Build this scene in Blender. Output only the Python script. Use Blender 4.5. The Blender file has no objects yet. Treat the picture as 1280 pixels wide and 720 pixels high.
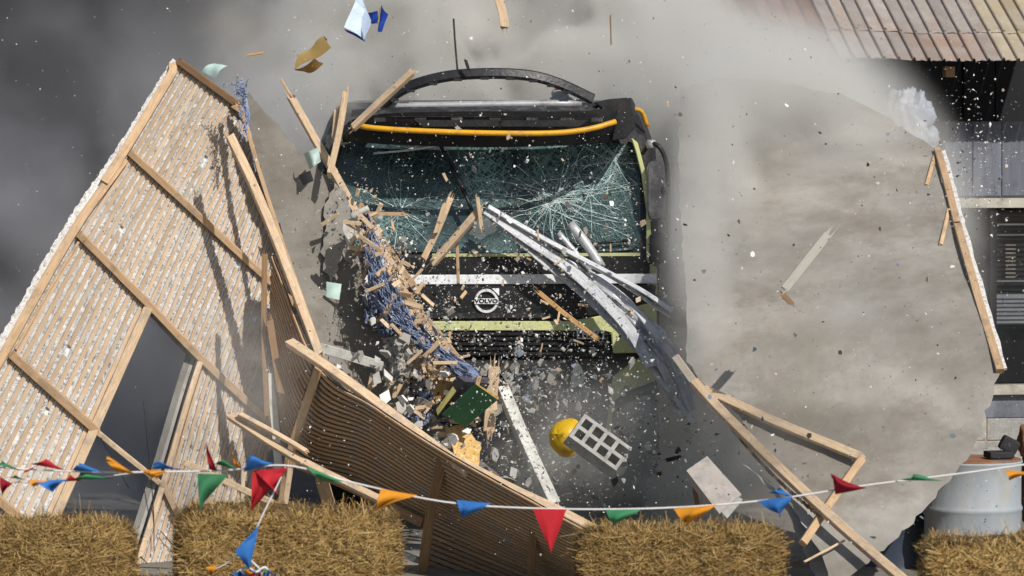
import bpy, bmesh, math, random
import numpy as np
from mathutils import Vector, Matrix, noise as mn
R = math.radians
random.seed(7); rng = np.random.default_rng(7)
SC = bpy.context.scene; COL = SC.collection
# ------------------------------------------------------------ camera, sky, sun, exposure
CAM = Vector((0, -30, 3.0)); PITCH = math.atan((360-143)/5220.0); FPX = 5220.0
cd = bpy.data.cameras.new('camera'); cam = bpy.data.objects.new('camera', cd); COL.objects.link(cam)
cam.location = CAM; cam.rotation_euler = (math.pi/2-PITCH, 0, 0)
cd.sensor_width = 36; cd.lens = 36*FPX/1280; cd.clip_start = 1; cd.clip_end = 3000
cd.dof.use_dof = True; cd.dof.focus_distance = 29.2; cd.dof.aperture_fstop = 5.0
SC.camera = cam
W = bpy.data.worlds.new('World'); SC.world = W; W.use_nodes = True
sky = W.node_tree.nodes.new('ShaderNodeTexSky'); sky.sky_type = 'NISHITA'; sky.sun_disc = False
SUN = Vector((0.42, -0.66, 0.68)).normalized()
sky.sun_elevation = math.asin(SUN.z); sky.sun_rotation = math.atan2(SUN.x, SUN.y)
bg = W.node_tree.nodes['Background']; bg.inputs[1].default_value = 0.085
W.node_tree.links.new(sky.outputs[0], bg.inputs[0])
sl = bpy.data.lights.new('sun', 'SUN'); so = bpy.data.objects.new('sun', sl); COL.objects.link(so)
sl.energy = 4.2; sl.angle = R(0.5); sl.color = (1, .955, .89)
so.rotation_euler = (-SUN).to_track_quat('-Z', 'Y').to_euler()
SC.view_settings.view_transform = 'Standard'; SC.view_settings.look = 'None'
SC.view_settings.exposure = 0.0; SC.view_settings.gamma = 1
SC.cycles.use_denoising = True; SC.cycles.max_bounces = 5; SC.cycles.diffuse_bounces = 2
SC.cycles.glossy_bounces = 2; SC.cycles.transmission_bounces = 3; SC.cycles.volume_bounces = 3
SC.cycles.transparent_max_bounces = 12; SC.cycles.volume_step_rate = 1.6; SC.cycles.volume_max_steps = 96
SC.cycles.sample_clamp_indirect = 4
# ------------------------------------------------------------ pixel -> world point on a plane of given Y
F_ = Vector((0, math.cos(PITCH), -math.sin(PITCH))); U_ = Vector((0, math.sin(PITCH), math.cos(PITCH)))
def P(px, py, Y):
    d = F_*FPX + Vector((1, 0, 0))*(px-640) - U_*(py-360)
    return CAM + d*((Y+30)/d.y)
def PM(n, Y): return n*(Y+30)/FPX
def T(px, py, y=0.0):
    p = P(px, py, 0); return Vector((p.x, y, p.z))
# ------------------------------------------------------------ materials
MATS = {}
def nodes(name):
    m = bpy.data.materials.new(name); m.use_nodes = True
    return m, m.node_tree, m.node_tree.nodes['Principled BSDF']
def N(t, typ, **kw):
    n = t.nodes.new(typ)
    for k, v in kw.items(): setattr(n, k, v)
    return n
def ramp(t, fac, stops):
    r = N(t, 'ShaderNodeValToRGB'); e = r.color_ramp.elements
    while len(e) < len(stops): e.new(0.5)
    for i, (p, c) in enumerate(stops):
        e[i].position = p; e[i].color = (*c, 1)
    t.links.new(fac, r.inputs[0]); return r.outputs[0]
def surf(name, c1, c2, scale=6, rough=.8, bump=.3, bscale=40, dirt=None, dscale=3, metal=0, coat=0, uv=False, stretch=(1,1,1), spec=.4, bdist=.01):
    """base colour varies between c1 and c2, optional dirt blotches, fine relief"""
    if name in MATS: return MATS[name]
    m, t, b = nodes(name); L = t.links.new
    tc = N(t, 'ShaderNodeTexCoord'); mp = N(t, 'ShaderNodeMapping'); mp.inputs['Scale'].default_value = stretch
    oi = N(t, 'ShaderNodeObjectInfo'); cx = N(t, 'ShaderNodeCombineXYZ')
    mu = N(t, 'ShaderNodeMath', operation='MULTIPLY'); mu.inputs[1].default_value = 37
    L(oi.outputs['Random'], mu.inputs[0]); L(mu.outputs[0], cx.inputs[0]); L(mu.outputs[0], cx.inputs[2]); L(cx.outputs[0], mp.inputs['Location'])
    L(tc.outputs['UV' if uv else 'Object'], mp.inputs[0])
    n1 = N(t, 'ShaderNodeTexNoise'); n1.inputs['Scale'].default_value = scale; n1.inputs['Detail'].default_value = 6; n1.inputs['Roughness'].default_value = .65
    L(mp.outputs[0], n1.inputs[0])
    col = ramp(t, n1.outputs[0], [(.32, c1), (.68, c2)])
    if dirt:
        n2 = N(t, 'ShaderNodeTexNoise'); n2.inputs['Scale'].default_value = dscale; n2.inputs['Detail'].default_value = 9; n2.inputs['Roughness'].default_value = .7
        L(tc.outputs['Object'], n2.inputs[0])
        mr = N(t, 'ShaderNodeMapRange'); mr.inputs[1].default_value = .5; mr.inputs[2].default_value = .68; L(n2.outputs[0], mr.inputs[0])
        mx = N(t, 'ShaderNodeMix', data_type='RGBA'); L(mr.outputs[0], mx.inputs[0]); L(col, mx.inputs[6]); mx.inputs[7].default_value = (*dirt, 1); col = mx.outputs[2]
    hs = N(t, 'ShaderNodeHueSaturation'); mv = N(t, 'ShaderNodeMapRange'); mv.inputs[3].default_value = .82; mv.inputs[4].default_value = 1.12
    L(oi.outputs['Random'], mv.inputs[0]); L(mv.outputs[0], hs.inputs['Value']); L(col, hs.inputs['Color'])
    L(hs.outputs[0], b.inputs['Base Color'])
    b.inputs['Roughness'].default_value = rough; b.inputs['Metallic'].default_value = metal
    b.inputs['Specular IOR Level'].default_value = spec; b.inputs['Coat Weight'].default_value = coat
    if bump:
        n3 = N(t, 'ShaderNodeTexNoise'); n3.inputs['Scale'].default_value = bscale; n3.inputs['Detail'].default_value = 5
        L(mp.outputs[0], n3.inputs[0]); bu = N(t, 'ShaderNodeBump'); bu.inputs['Strength'].default_value = bump; bu.inputs['Distance'].default_value = bdist
        L(n3.outputs[0], bu.inputs['Height']); L(bu.outputs[0], b.inputs['Normal'])
    MATS[name] = m; return m
WOOD = surf('pine', (.62,.43,.26), (.44,.28,.15), 9, .75, .25, 30, uv=True, stretch=(.8,9,9), dirt=(.30,.22,.15), dscale=5)
WOOD2 = surf('pale_pine', (.72,.55,.37), (.50,.34,.20), 9, .75, .4, 30, uv=True, stretch=(.8,9,9), dirt=(.36,.30,.24), dscale=9)
LATH = surf('lath_wood', (.60,.45,.31), (.44,.31,.20), 12, .8, .25, 30, uv=True, stretch=(.8,10,10), dirt=(.52,.47,.40), dscale=5)
OLDW = surf('brown_timber', (.33,.20,.10), (.20,.115,.055), 9, .8, .3, 30, uv=True, stretch=(.8,9,9))
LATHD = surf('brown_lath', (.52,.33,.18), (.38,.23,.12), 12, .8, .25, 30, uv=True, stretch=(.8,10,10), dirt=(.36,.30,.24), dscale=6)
PLK = surf('plaster_keys', (.80,.79,.77), (.60,.59,.57), 26, .95, .9, 70, dirt=(.24,.22,.20), dscale=34)
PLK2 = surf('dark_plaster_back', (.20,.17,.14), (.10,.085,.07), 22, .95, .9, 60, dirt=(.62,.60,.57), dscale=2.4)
PLF = surf('plaster_face', (.39,.365,.325), (.20,.18,.15), 1.1, .95, .5, 14, dirt=(.21,.185,.15), dscale=1.3)
PLG = surf('pale_plaster', (.46,.44,.40), (.33,.31,.275), 3, .95, .4, 18, dirt=(.24,.22,.19), dscale=3.5)
CHIPW = surf('chip_white', (.82,.81,.77), (.66,.64,.60), 5, .9, 0)
CHIPT = surf('chip_tan', (.55,.43,.31), (.40,.30,.21), 5, .9, 0)
CHIPD = surf('chip_dark', (.035,.032,.03), (.08,.07,.06), 5, .9, 0)
CHIPB = surf('chip_slate', (.22,.25,.30), (.13,.15,.19), 5, .9, 0)
STRAW = surf('straw', (.48,.30,.095), (.30,.175,.05), 9, .8, 0)
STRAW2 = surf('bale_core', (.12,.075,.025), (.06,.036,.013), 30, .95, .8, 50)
BLACK = surf('black_plastic', (.008,.008,.010), (.020,.020,.022), 7, .42, .25, 40, dirt=(.030,.028,.026), dscale=7)
GRILL = surf('dark_grille', (.016,.016,.018), (.035,.034,.034), 7, .5, .3, 40, dirt=(.14,.13,.12), dscale=9)
LIME = surf('pale_lime_paint', (.60,.62,.30), (.54,.56,.26), 4, .35, .05, 20, dirt=(.42,.42,.26), dscale=8, coat=.4)
WSTRIP = surf('white_strip', (.90,.91,.92), (.82,.83,.85), 4, .3, .05, 20, dirt=(.60,.61,.62), dscale=12)
YEL = surf('yellow_rail', (.80,.42,.02), (.70,.34,.015), 4, .4, .1, 20, dirt=(.40,.24,.06), dscale=9)
CHROME = surf('brushed_steel', (.66,.66,.67), (.42,.42,.43), 5, .38, .15, 25, metal=.3, dirt=(.30,.29,.27), dscale=5)
ALU = surf('aluminium_trim', (.70,.71,.73), (.46,.47,.49), 5, .38, .6, 18, metal=.0, uv=True, stretch=(1,14,14), dirt=(.22,.22,.23), dscale=4)
BADGE = surf('badge_silver', (.90,.90,.92), (.80,.80,.82), 5, .4, .05, 20)
NET = surf('blue_netting', (.13,.19,.40), (.32,.38,.50), 9, .7, .7, 50, dirt=(.62,.62,.62), dscale=7)
OSB = surf('chipboard', (.72,.46,.17), (.48,.28,.08), 30, .8, .4, 40, dirt=(.80,.62,.34), dscale=26)
GREEN = surf('green_card', (.012,.055,.02), (.02,.075,.03), 5, .7, .1, 30)
MINT = surf('mint_card', (.52,.66,.60), (.44,.58,.53), 6, .7, .1, 20)
BLUEC = surf('blue_cover', (.015,.06,.42), (.02,.09,.52), 5, .5, .1, 20)
PAPER = surf('pale_blue_paper', (.60,.70,.84), (.50,.62,.80), 30, .8, .2, 60)
KRAFT = surf('tan_paper', (.62,.43,.17), (.50,.33,.11), 5, .8, .2, 20)
HAT = surf('yellow_shell', (.80,.50,.01), (.74,.44,.01), 5, .4, .1, 20, dirt=(.40,.30,.10), dscale=9)
CONC = surf('concrete_block', (.44,.43,.40), (.30,.29,.27), 12, .95, .6, 60, dirt=(.22,.21,.19), dscale=8)
WHITEP = surf('white_painted_wood', (.66,.65,.60), (.54,.53,.48), 5, .6, .15, 20, uv=True, stretch=(1,8,8), dirt=(.36,.34,.30), dscale=6)
ROOF = surf('weathered_roof_sheet', (.36,.32,.285), (.25,.215,.19), 5, .8, .2, 20, dirt=(.30,.20,.15), dscale=1.6)
ROOFP = surf('stained_pale_roof_sheet', (.44,.38,.29), (.33,.27,.19), 5, .8, .2, 20, dirt=(.42,.32,.18), dscale=2)
ROOFR = surf('rusty_roof_sheet', (.20,.10,.075), (.13,.065,.05), 5, .85, .2, 20, dirt=(.26,.16,.12), dscale=3)
DWALL = surf('shadow_dark_barn_wall', (.016,.016,.018), (.010,.010,.012), 3, .9, .2, 15, stretch=(1,1,.3))  # near-black base colour carries the shadow under the roof
GWALL = surf('slate_blue_board', (.19,.20,.235), (.13,.14,.17), 4, .8, .2, 15, stretch=(4,1,.4), dirt=(.09,.09,.11), dscale=3)
CREAM = surf('cream_trim', (.55,.52,.44), (.44,.41,.34), 4, .7, .1, 20, dirt=(.28,.26,.22), dscale=4)
SLAT = surf('blind_slat', (.05,.055,.065), (.03,.032,.04), 4, .4, 0)
SLATL = surf('grey_louvre', (.42,.44,.47), (.30,.32,.35), 4, .4, .1, 20)
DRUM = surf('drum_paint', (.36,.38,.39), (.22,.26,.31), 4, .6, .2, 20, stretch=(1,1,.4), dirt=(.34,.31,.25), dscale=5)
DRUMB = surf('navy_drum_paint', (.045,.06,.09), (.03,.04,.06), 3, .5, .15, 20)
RUST = surf('rust_orange', (.30,.12,.04), (.18,.10,.06), 8, .85, .3, 30, dirt=(.2,.19,.18), dscale=6)
FAB = surf('dark_cloth', (.02,.02,.022), (.04,.04,.045), 8, .9, .5, 30)
TERR = surf('brown_sack', (.24,.11,.05), (.15,.07,.035), 8, .9, .5, 30)
GROUND = surf('yard_ground', (.24,.215,.18), (.15,.135,.11), 2, .95, .8, 18, dirt=(.30,.28,.25), dscale=1.2)
STRING = surf('string', (.72,.70,.68), (.60,.58,.56), 8, .8, 0)
def cloth(n, c): 
    m = surf(n, c, tuple(x*.8 for x in c), 5, .75, .35, 30, spec=.2)
    return m
FLAG = dict(r=cloth('red_cloth', (.46,.02,.028)), g=cloth('green_cloth', (.05,.22,.10)), b=cloth('blue_cloth', (.035,.16,.46)),
            o=cloth('orange_cloth', (.68,.27,.02)), d=cloth('dark_red_cloth', (.26,.01,.02)))
TYRE = surf('tyre_rubber', (.02,.02,.02), (.035,.034,.033), 5, .9, .4, 40)
def glass_mat(name, col, alpha, rough=.12):
    m, t, b = nodes(name)
    tc = N(t, 'ShaderNodeTexCoord'); n = N(t, 'ShaderNodeTexNoise'); n.inputs['Scale'].default_value = 2.2; n.inputs['Detail'].default_value = 8
    t.links.new(tc.outputs['Object'], n.inputs[0])
    c = ramp(t, n.outputs[0], [(.40, tuple(x*.35 for x in col)), (.66, col)]); t.links.new(c, b.inputs['Base Color'])
    b.inputs['Roughness'].default_value = rough; b.inputs['Alpha'].default_value = alpha
    return m
WIND = glass_mat('crazed_windscreen', (.075,.115,.115), .85, .2)
def craze(m):
    t = m.node_tree; L = t.links.new; b = t.nodes['Principled BSDF']; tc = N(t, 'ShaderNodeTexCoord')
    old = b.inputs['Base Color'].links[0].from_socket
    n = N(t, 'ShaderNodeTexNoise'); n.inputs['Scale'].default_value = 1.7; n.inputs['Detail'].default_value = 4; L(tc.outputs['Object'], n.inputs[0])
    mk = N(t, 'ShaderNodeMapRange'); L(n.outputs[0], mk.inputs[0]); mk.inputs[1].default_value = .44; mk.inputs[2].default_value = .62
    acc = None
    for rot, sc in ((.9, (38, 1, 9)), (-.7, (34, 1, 8))):
        mp = N(t, 'ShaderNodeMapping'); mp.inputs['Rotation'].default_value = (0, rot, 0); mp2 = N(t, 'ShaderNodeMapping'); mp2.inputs['Scale'].default_value = sc
        L(tc.outputs['Object'], mp.inputs[0]); L(mp.outputs[0], mp2.inputs[0])
        v = N(t, 'ShaderNodeTexVoronoi', feature='DISTANCE_TO_EDGE'); v.inputs['Scale'].default_value = 1; L(mp2.outputs[0], v.inputs[0])
        r_ = N(t, 'ShaderNodeMapRange'); L(v.outputs[0], r_.inputs[0]); r_.inputs[1].default_value = .10; r_.inputs[2].default_value = .02
        if acc is None: acc = r_.outputs[0]
        else:
            mx = N(t, 'ShaderNodeMath', operation='MAXIMUM'); L(acc, mx.inputs[0]); L(r_.outputs[0], mx.inputs[1]); acc = mx.outputs[0]
    mu = N(t, 'ShaderNodeMath', operation='MULTIPLY'); L(acc, mu.inputs[0]); L(mk.outputs[0], mu.inputs[1])
    mx = N(t, 'ShaderNodeMix', data_type='RGBA'); L(mu.outputs[0], mx.inputs[0]); L(old, mx.inputs[6]); mx.inputs[7].default_value = (.22,.36,.35,1); L(mx.outputs[2], b.inputs['Base Color'])
craze(WIND)
CRACK = surf('crack_edges', (.74,.82,.80), (.50,.64,.62), 20, .5, 0)
CRACK2 = surf('fine_craze', (.30,.44,.43), (.15,.27,.27), 20, .5, 0)
SHARD = glass_mat('glass_shard', (.35,.40,.41), .55, .1)
PANE = glass_mat('window_glass', (.05,.055,.06), .25, .05)
CLEAR = glass_mat('beacon_lens', (.6,.62,.64), .8, .1)
REDL = glass_mat('beacon_red', (.5,.05,.04), .9, .2)
# ------------------------------------------------------------ object helpers
WO = {}
def link(name, me, mats, parent, origin):
    o = bpy.data.objects.new(name, me); COL.objects.link(o)
    if not isinstance(mats, (list, tuple)): mats = [mats]
    for m in mats: me.materials.append(m)
    if parent is None: o.location = origin
    else: o.parent = parent; o.location = origin - WO[parent.name]
    WO[o.name] = origin.copy(); return o
def build(name, V, F, mat, parent=None, uv=None, mi=None, smooth=False, origin=None):
    if origin is None:
        if parent is not None: origin = WO[parent.name]
        else:
            A = np.array([tuple(v) for v in V]); mnn, mx = A.min(0), A.max(0); origin = Vector(((mnn[0]+mx[0])/2, (mnn[1]+mx[1])/2, mnn[2]))
    me = bpy.data.meshes.new(name); me.from_pydata([tuple(Vector(v)-origin) for v in V], [], F)
    if uv is not None:
        l = me.uv_layers.new(name='UVMap'); idx = np.empty(len(me.loops), dtype=np.int32); me.loops.foreach_get('vertex_index', idx)
        l.data.foreach_set('uv', np.array(uv, dtype=np.float32)[idx].ravel())
    if mi is not None: me.polygons.foreach_set('material_index', np.array(mi, dtype=np.int32))
    if smooth: me.polygons.foreach_set('use_smooth', np.ones(len(me.polygons), dtype=bool))
    me.update(); return link(name, me, mat, parent, origin)
def thing(name, label, cat, loc, group=None):
    o = bpy.data.objects.new(name, None); COL.objects.link(o); o.location = loc; o.empty_display_size = .1
    o['label'] = label; o['category'] = cat; WO[o.name] = Vector(loc)
    if group: o['group'] = group
    return o
def tag(o, label, cat, group=None):
    o['label'] = label; o['category'] = cat
    if group: o['group'] = group
    return o
def kind(o, k): o['kind'] = k; return o
def catmull(pts, n):
    pts = [Vector(p) for p in pts]
    if len(pts) == 2: return [pts[0].lerp(pts[1], i/n) for i in range(n+1)]
    out = []; Q = [pts[0]*2-pts[1]]+pts+[pts[-1]*2-pts[-2]]; segs = len(pts)-1
    for k in range(n+1):
        t = k/n*segs; i = min(int(t), segs-1); f = t-i; a, b, c, d = Q[i:i+4]
        out.append(.5*((2*b)+(c-a)*f+(2*a-5*b+4*c-d)*f*f+(3*b-a-3*c+d)*f**3))
    return out
def sweep_geo(pts, w, t, nrm=(0,-1,0), cham=0.0, rag=0.0, jit=0.0, taper=None):
    """box section swept along pts; w across, t along nrm. returns V,F,UV"""
    V, F, UV = [], [], []; n = len(pts); dist = 0; ns = nrm if isinstance(nrm, list) else [Vector(nrm)]*n
    c = min(cham, w*.4, t*.4)
    hw, ht = w/2, t/2
    sec = [(-hw,-ht),(hw,-ht),(hw,ht),(-hw,ht)] if c == 0 else [(-hw+c,-ht),(hw-c,-ht),(hw,-ht+c),(hw,ht-c),(hw-c,ht),(-hw+c,ht),(-hw,ht-c),(-hw,-ht+c)]
    m = len(sec)
    for i, p in enumerate(pts):
        tg = (pts[min(i+1, n-1)]-pts[max(i-1, 0)]).normalized(); nn = Vector(ns[i]); nn = (nn-tg*nn.dot(tg)).normalized(); s = tg.cross(nn)
        if i: dist += (p-pts[i-1]).length
        k = 1 if taper is None else 1+(taper-1)*i/(n-1); e = rag if i in (0, n-1) else 0
        j = random.uniform(-jit, jit)
        for a, b in sec:
            V.append(p + s*(a*k+j) + nn*(-b*k) + (tg*random.uniform(-e, e) if e else Vector()))
            UV.append((dist, (a+b)*1.0))
    for i in range(n-1):
        for k in range(m):
            a = i*m+k; b = i*m+(k+1) % m; F.append((a, b, b+m, a+m))
    F.append(tuple(range(m-1, -1, -1))); F.append(tuple(range((n-1)*m, n*m)))
    return V, F, UV
def beam(name, pts, w, t, mat, parent=None, nrm=(0,-1,0), seg=None, cham=.003, rag=0.0, jit=0.0, taper=None):
    pts = [Vector(p) for p in pts]
    if seg or len(pts) > 2: pts = catmull(pts, seg or 4*len(pts))
    V, F, UV = sweep_geo(pts, w, t, nrm, cham, rag, jit, taper)
    return build(name, V, F, mat, parent, UV)
def tube_geo(pts, r, n=8, flat=1.0):
    V, F, UV = [], [], []; d = 0
    for i, p in enumerate(pts):
        tg = (pts[min(i+1, len(pts)-1)]-pts[max(i-1, 0)]).normalized()
        a = tg.cross(Vector((0,-1,0.01))).normalized(); b = a.cross(tg)
        if i: d += (p-pts[i-1]).length
        rr = r[i] if isinstance(r, list) else r
        for k in range(n):
            an = 2*math.pi*k/n; V.append(p+a*math.cos(an)*rr+b*math.sin(an)*rr*flat); UV.append((d, rr*an))
    for i in range(len(pts)-1):
        for k in range(n):
            F.append((i*n+k, i*n+(k+1) % n, (i+1)*n+(k+1) % n, (i+1)*n+k))
    F.append(tuple(range(n-1, -1, -1))); F.append(tuple(range((len(pts)-1)*n, len(pts)*n)))
    return V, F, UV
def tube(name, pts, r, mat, parent=None, n=8, seg=None, flat=1.0):
    pts = [Vector(p) for p in pts]
    if seg: pts = catmull(pts, seg)
    V, F, UV = tube_geo(pts, r, n, flat); return build(name, V, F, mat, parent, UV, smooth=True)
def box_geo(c, s, rot=None, bev=0):
    bm = bmesh.new(); bmesh.ops.create_cube(bm, size=1)
    for v in bm.verts: v.co = Vector((v.co.x*s[0], v.co.y*s[1], v.co.z*s[2]))
    if bev: bmesh.ops.bevel(bm, geom=bm.edges[:], offset=bev, segments=2, affect='EDGES', profile=.6)
    M = (rot or Matrix.Identity(3))
    V = [M @ v.co + Vector(c) for v in bm.verts]; F = [tuple(v.index for v in f.verts) for f in bm.faces]; bm.free(); return V, F
def box(name, c, s, mat, parent=None, rot=None, bev=0):
    V, F = box_geo(c, s, rot, bev); return build(name, V, F, mat, parent)
def join(gs):
    V, F, MI = [], [], []
    for k, g in enumerate(gs):
        o = len(V); V += list(g[0]); F += [tuple(i+o for i in f) for f in g[1]]
    return V, F
def pt_in(poly, x, y):
    c = False; j = len(poly)-1
    for i in range(len(poly)):
        xi, yi = poly[i]; xj, yj = poly[j]
        if (yi > y) != (yj > y) and x < (xj-xi)*(y-yi)/(yj-yi)+xi: c = not c
        j = i
    return c
def jag(poly, step, amp, lock=()):
    out = []
    for i in range(len(poly)):
        a = Vector(poly[i]); b = Vector(poly[(i+1) % len(poly)]); L = (b-a).length; n = max(1, int(L/step)); nr = Vector((-(b-a).y, (b-a).x)).normalized()
        for k in range(n):
            j = 0 if k == 0 or i in lock else random.gauss(0, amp)
            out.append(a.lerp(b, k/n)+nr*j)
    return out
def slab(name, poly, depth, thick, mat, parent=None, step=12, amp=1.2, relief=.006, grid=16, lock=(), edge_mat=None):
    """irregular sheet of plaster: pixel outline, depth(px,py) gives its distance; interior points give it relief"""
    from mathutils.geometry import delaunay_2d_cdt
    pl = [(p.x, p.y) for p in jag(poly, step, amp, lock)]
    xs = [p[0] for p in pl]; ys = [p[1] for p in pl]; pts = [Vector(p) for p in pl]
    gx = min(xs)
    while gx < max(xs):
        gy = min(ys)
        while gy < max(ys):
            q = (gx+random.uniform(-.3, .3)*grid, gy+random.uniform(-.3, .3)*grid)
            if pt_in(pl, *q) and min((q[0]-a)**2+(q[1]-b)**2 for a, b in pl) > (grid*.45)**2: pts.append(Vector(q))
            gy += grid
        gx += grid
    n = len(pl)
    r = delaunay_2d_cdt(pts, [], [list(range(n))], 1, 1e-4)
    vs, fs = r[0], r[2]
    V = []; 
    for v in vs:
        p = P(v.x, v.y, depth(v.x, v.y)); p.y += mn.noise(p*3.1)*relief*3+mn.noise(p*11)*relief; V.append(p)
    F = []; m = len(V)
    for f in fs:
        a, b, c = [V[i] for i in f[:3]]
        F.append(tuple(f) if (b-a).cross(c-a).y < 0 else tuple(reversed(f)))
    MI = [0]*len(F); F2 = [tuple(i+m for i in reversed(f)) for f in F]; MI += [0]*len(F2)
    # boundary
    cnt = {}
    for f in F:
        for i in range(len(f)):
            e = (f[i], f[(i+1) % len(f)]); cnt[e] = 1
    side = [e for e in cnt if (e[1], e[0]) not in cnt]
    Vb = [v+Vector((0, thick, 0)) for v in V]
    F3 = [(b, a, a+m, b+m) for a, b in side]; MI += [1 if edge_mat else 0]*len(F3)
    return build(name, V+Vb, F+F2+F3, [mat, edge_mat] if edge_mat else mat, parent, mi=MI)
# ------------------------------------------------------------ ground
gv = []; gf = []
xs = [-900, -60]+[i*1.0-14 for i in range(29)]+[60, 900]; ys = [-28, -20]+[i-12.0 for i in range(34)]+[80, 1500]
for y in ys:
    for x in xs: gv.append(Vector((x, y, mn.noise(Vector((x*.6, y*.6, 0)))*.04-.02 if abs(x) < 14 and -12 <= y < 20 else -.02)))
for j in range(len(ys)-1):
    for i in range(len(xs)-1):
        a = j*len(xs)+i; gf.append((a, a+1, a+1+len(xs), a+len(xs)))
kind(build('ground', gv, gf, GROUND, smooth=True), 'structure')
# ------------------------------------------------------------ farm building behind (corrugated roof, window, block wall)
AB = R(9.4); BO = Vector((3.2, 6.2, 0))                 # facade runs along ex, roof climbs along ey
ex = Vector((math.cos(AB), math.sin(AB), 0)); ey = Vector((-math.sin(AB), math.cos(AB), 0)); ez = Vector((0, 0, 1))
RB = Matrix((ex, ey, ez)).transposed()
def B(x, y, z): return BO + ex*x + ey*y + ez*z
barn = thing('farm_building', 'low farm building with corrugated roof, slate blue boards and slatted window at the right', 'building', BO)
def bbox(name, x0, x1, y0, y1, z0, z1, mat, par=barn, bev=0):
    return box(name, B((x0+x1)/2, (y0+y1)/2, (z0+z1)/2), (x1-x0, y1-y0, z1-z0), mat, par, RB, bev)
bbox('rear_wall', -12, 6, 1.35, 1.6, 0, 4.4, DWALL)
for k in range(34):                                     # upright boards of the recess behind, in the shadow-dark wall colour
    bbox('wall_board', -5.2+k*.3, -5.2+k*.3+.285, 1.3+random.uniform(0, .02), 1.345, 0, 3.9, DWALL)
fz = lambda py: 3+(143-py)/(FPX/36.5)
bbox('slate_board_wall', .55, 4, .0, .12, fz(246), fz(152), GWALL)
for k in range(9): bbox('wall_board', .56+k*.26, .56+k*.26+.25, -.012, -.001, fz(244), fz(153)+random.uniform(-.01,.01), GWALL)
bbox('window_head', .55, 4, -.03, .12, fz(259), fz(247), CREAM)
bbox('window_sill', .55, 4, -.06, .12, fz(492), fz(480), CREAM)
bbox('lower_board', .55, 4, -.0, .1, fz(521), fz(493), GWALL)
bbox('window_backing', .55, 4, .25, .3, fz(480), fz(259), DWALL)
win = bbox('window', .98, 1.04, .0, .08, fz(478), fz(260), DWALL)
for k in range(17): box('blind_slat', B(2.0, .13, fz(268+k*6.2)), (1.9, .05, .006), SLAT, win, RB @ Matrix.Rotation(R(35), 3, 'X'))
for k in range(7): box('louvre', B(2.0, .10, fz(371+k*5.2)), (1.9, .045, .016), SLATL, win, RB @ Matrix.Rotation(R(50), 3, 'X'))
for k in range(9): box('vent_slat', B(1.18, .06, fz(306+k*5.0)), (.09, .01, .012), CREAM, win, RB)
for z, h in ((281, .012), (294, .01), (352, .014)):
    bbox('glazing_bar', 1.02, 1.75, .05, .07, fz(z), fz(z)+h, SLATL, win)
bbox('pane', 1.0, 3.9, .03, .034, fz(478), fz(262), PANE, win)
for r in range(5):                                       # concrete blocks of the lower wall
    for k in range(-1, 9):
        x0 = .55+k*.41+(.2 if r % 2 else 0)
        if x0 < .3: continue
        z1 = fz(522)-r*.2
        bbox('concrete_block', x0, x0+.40, .0+random.uniform(0, .006), .1, z1-.19, z1, CONC, barn, .004)
bbox('mortar_bed', .5, 4, .012, .11, -.1, fz(522), CHIPT)
# roof: sheets side by side in two courses; each sheet has a rolled rib on its left edge
SL = R(27); cS, sS = math.cos(SL), math.sin(SL); EV = fz(76)
def Rf(x, s, h=0):  # x along eave, s up the slope, h above
    sag = -.012*math.sin(x*2.1)-.006*math.sin(x*5.3)
    return B(x, -.75+s*cS-h*sS, EV+s*sS+h*cS+sag-.02*x*0)
wS = .131
def roof_sheet(x0, s0, s1, mat, h0, rib=True):
    prof = [(0,0),(.006,.02),(.016,.026),(.026,.02),(.032,0),(.055,.002),(.09,.003),(wS-.004,.001)] if rib else [(0,0),(.02,.014),(.045,.018),(.07,.012),(.09,.002),(.11,0),(wS-.003,0)]
    ns = 7; V = []; F = []
    for j in range(ns):
        s = s0+(s1-s0)*j/(ns-1)
        for lay in (0, -.006):
            for (a, h) in prof:
                e = random.uniform(-.008, .008) if j == 0 else 0
                V.append(Rf(x0+a, s+e, h0+h+lay+mn.noise(Vector((x0*2, s*2, 3)))*.006))
    m = len(prof); st = 2*m
    for j in range(ns-1):
        for k in range(m-1):
            a = j*st+k; F.append((a, a+1, a+1+st, a+st)); b = a+m; F.append((b+1, b, b+st, b+1+st))
    for k in range(m-1): F.append((k+1, k, k+m, k+m+1))
    for j in range(ns-1):
        a = j*st; F.append((a, a+st, a+st+m, a+m)); b = a+m-1; F.append((b+st, b, b+m, b+m+st))
    o = build('roof_sheet', V, F, mat, barn); return o
for k in range(-24, 17):
    x = -.32+k*wS
    mt = ROOFR if k < -2 else (ROOFP if k > 8 else ROOF)
    sj = random.uniform(-.012, .012)
    o1 = roof_sheet(x, 0, .56+sj, mt, 0, k >= -2); o2 = roof_sheet(x, .52+sj, 1.6, mt, .012, k >= -2)
    if k < -2: o1['label'] = o2['label'] = 'rusty brown roof sheet'
bbox('eave_beam', -5.2, 4, -.52, -.46, EV+.0, EV+.09, OLDW)
bbox('joist_end', .42, .5, -.56, -.45, EV-.15, EV-.06, OLDW)
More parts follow.
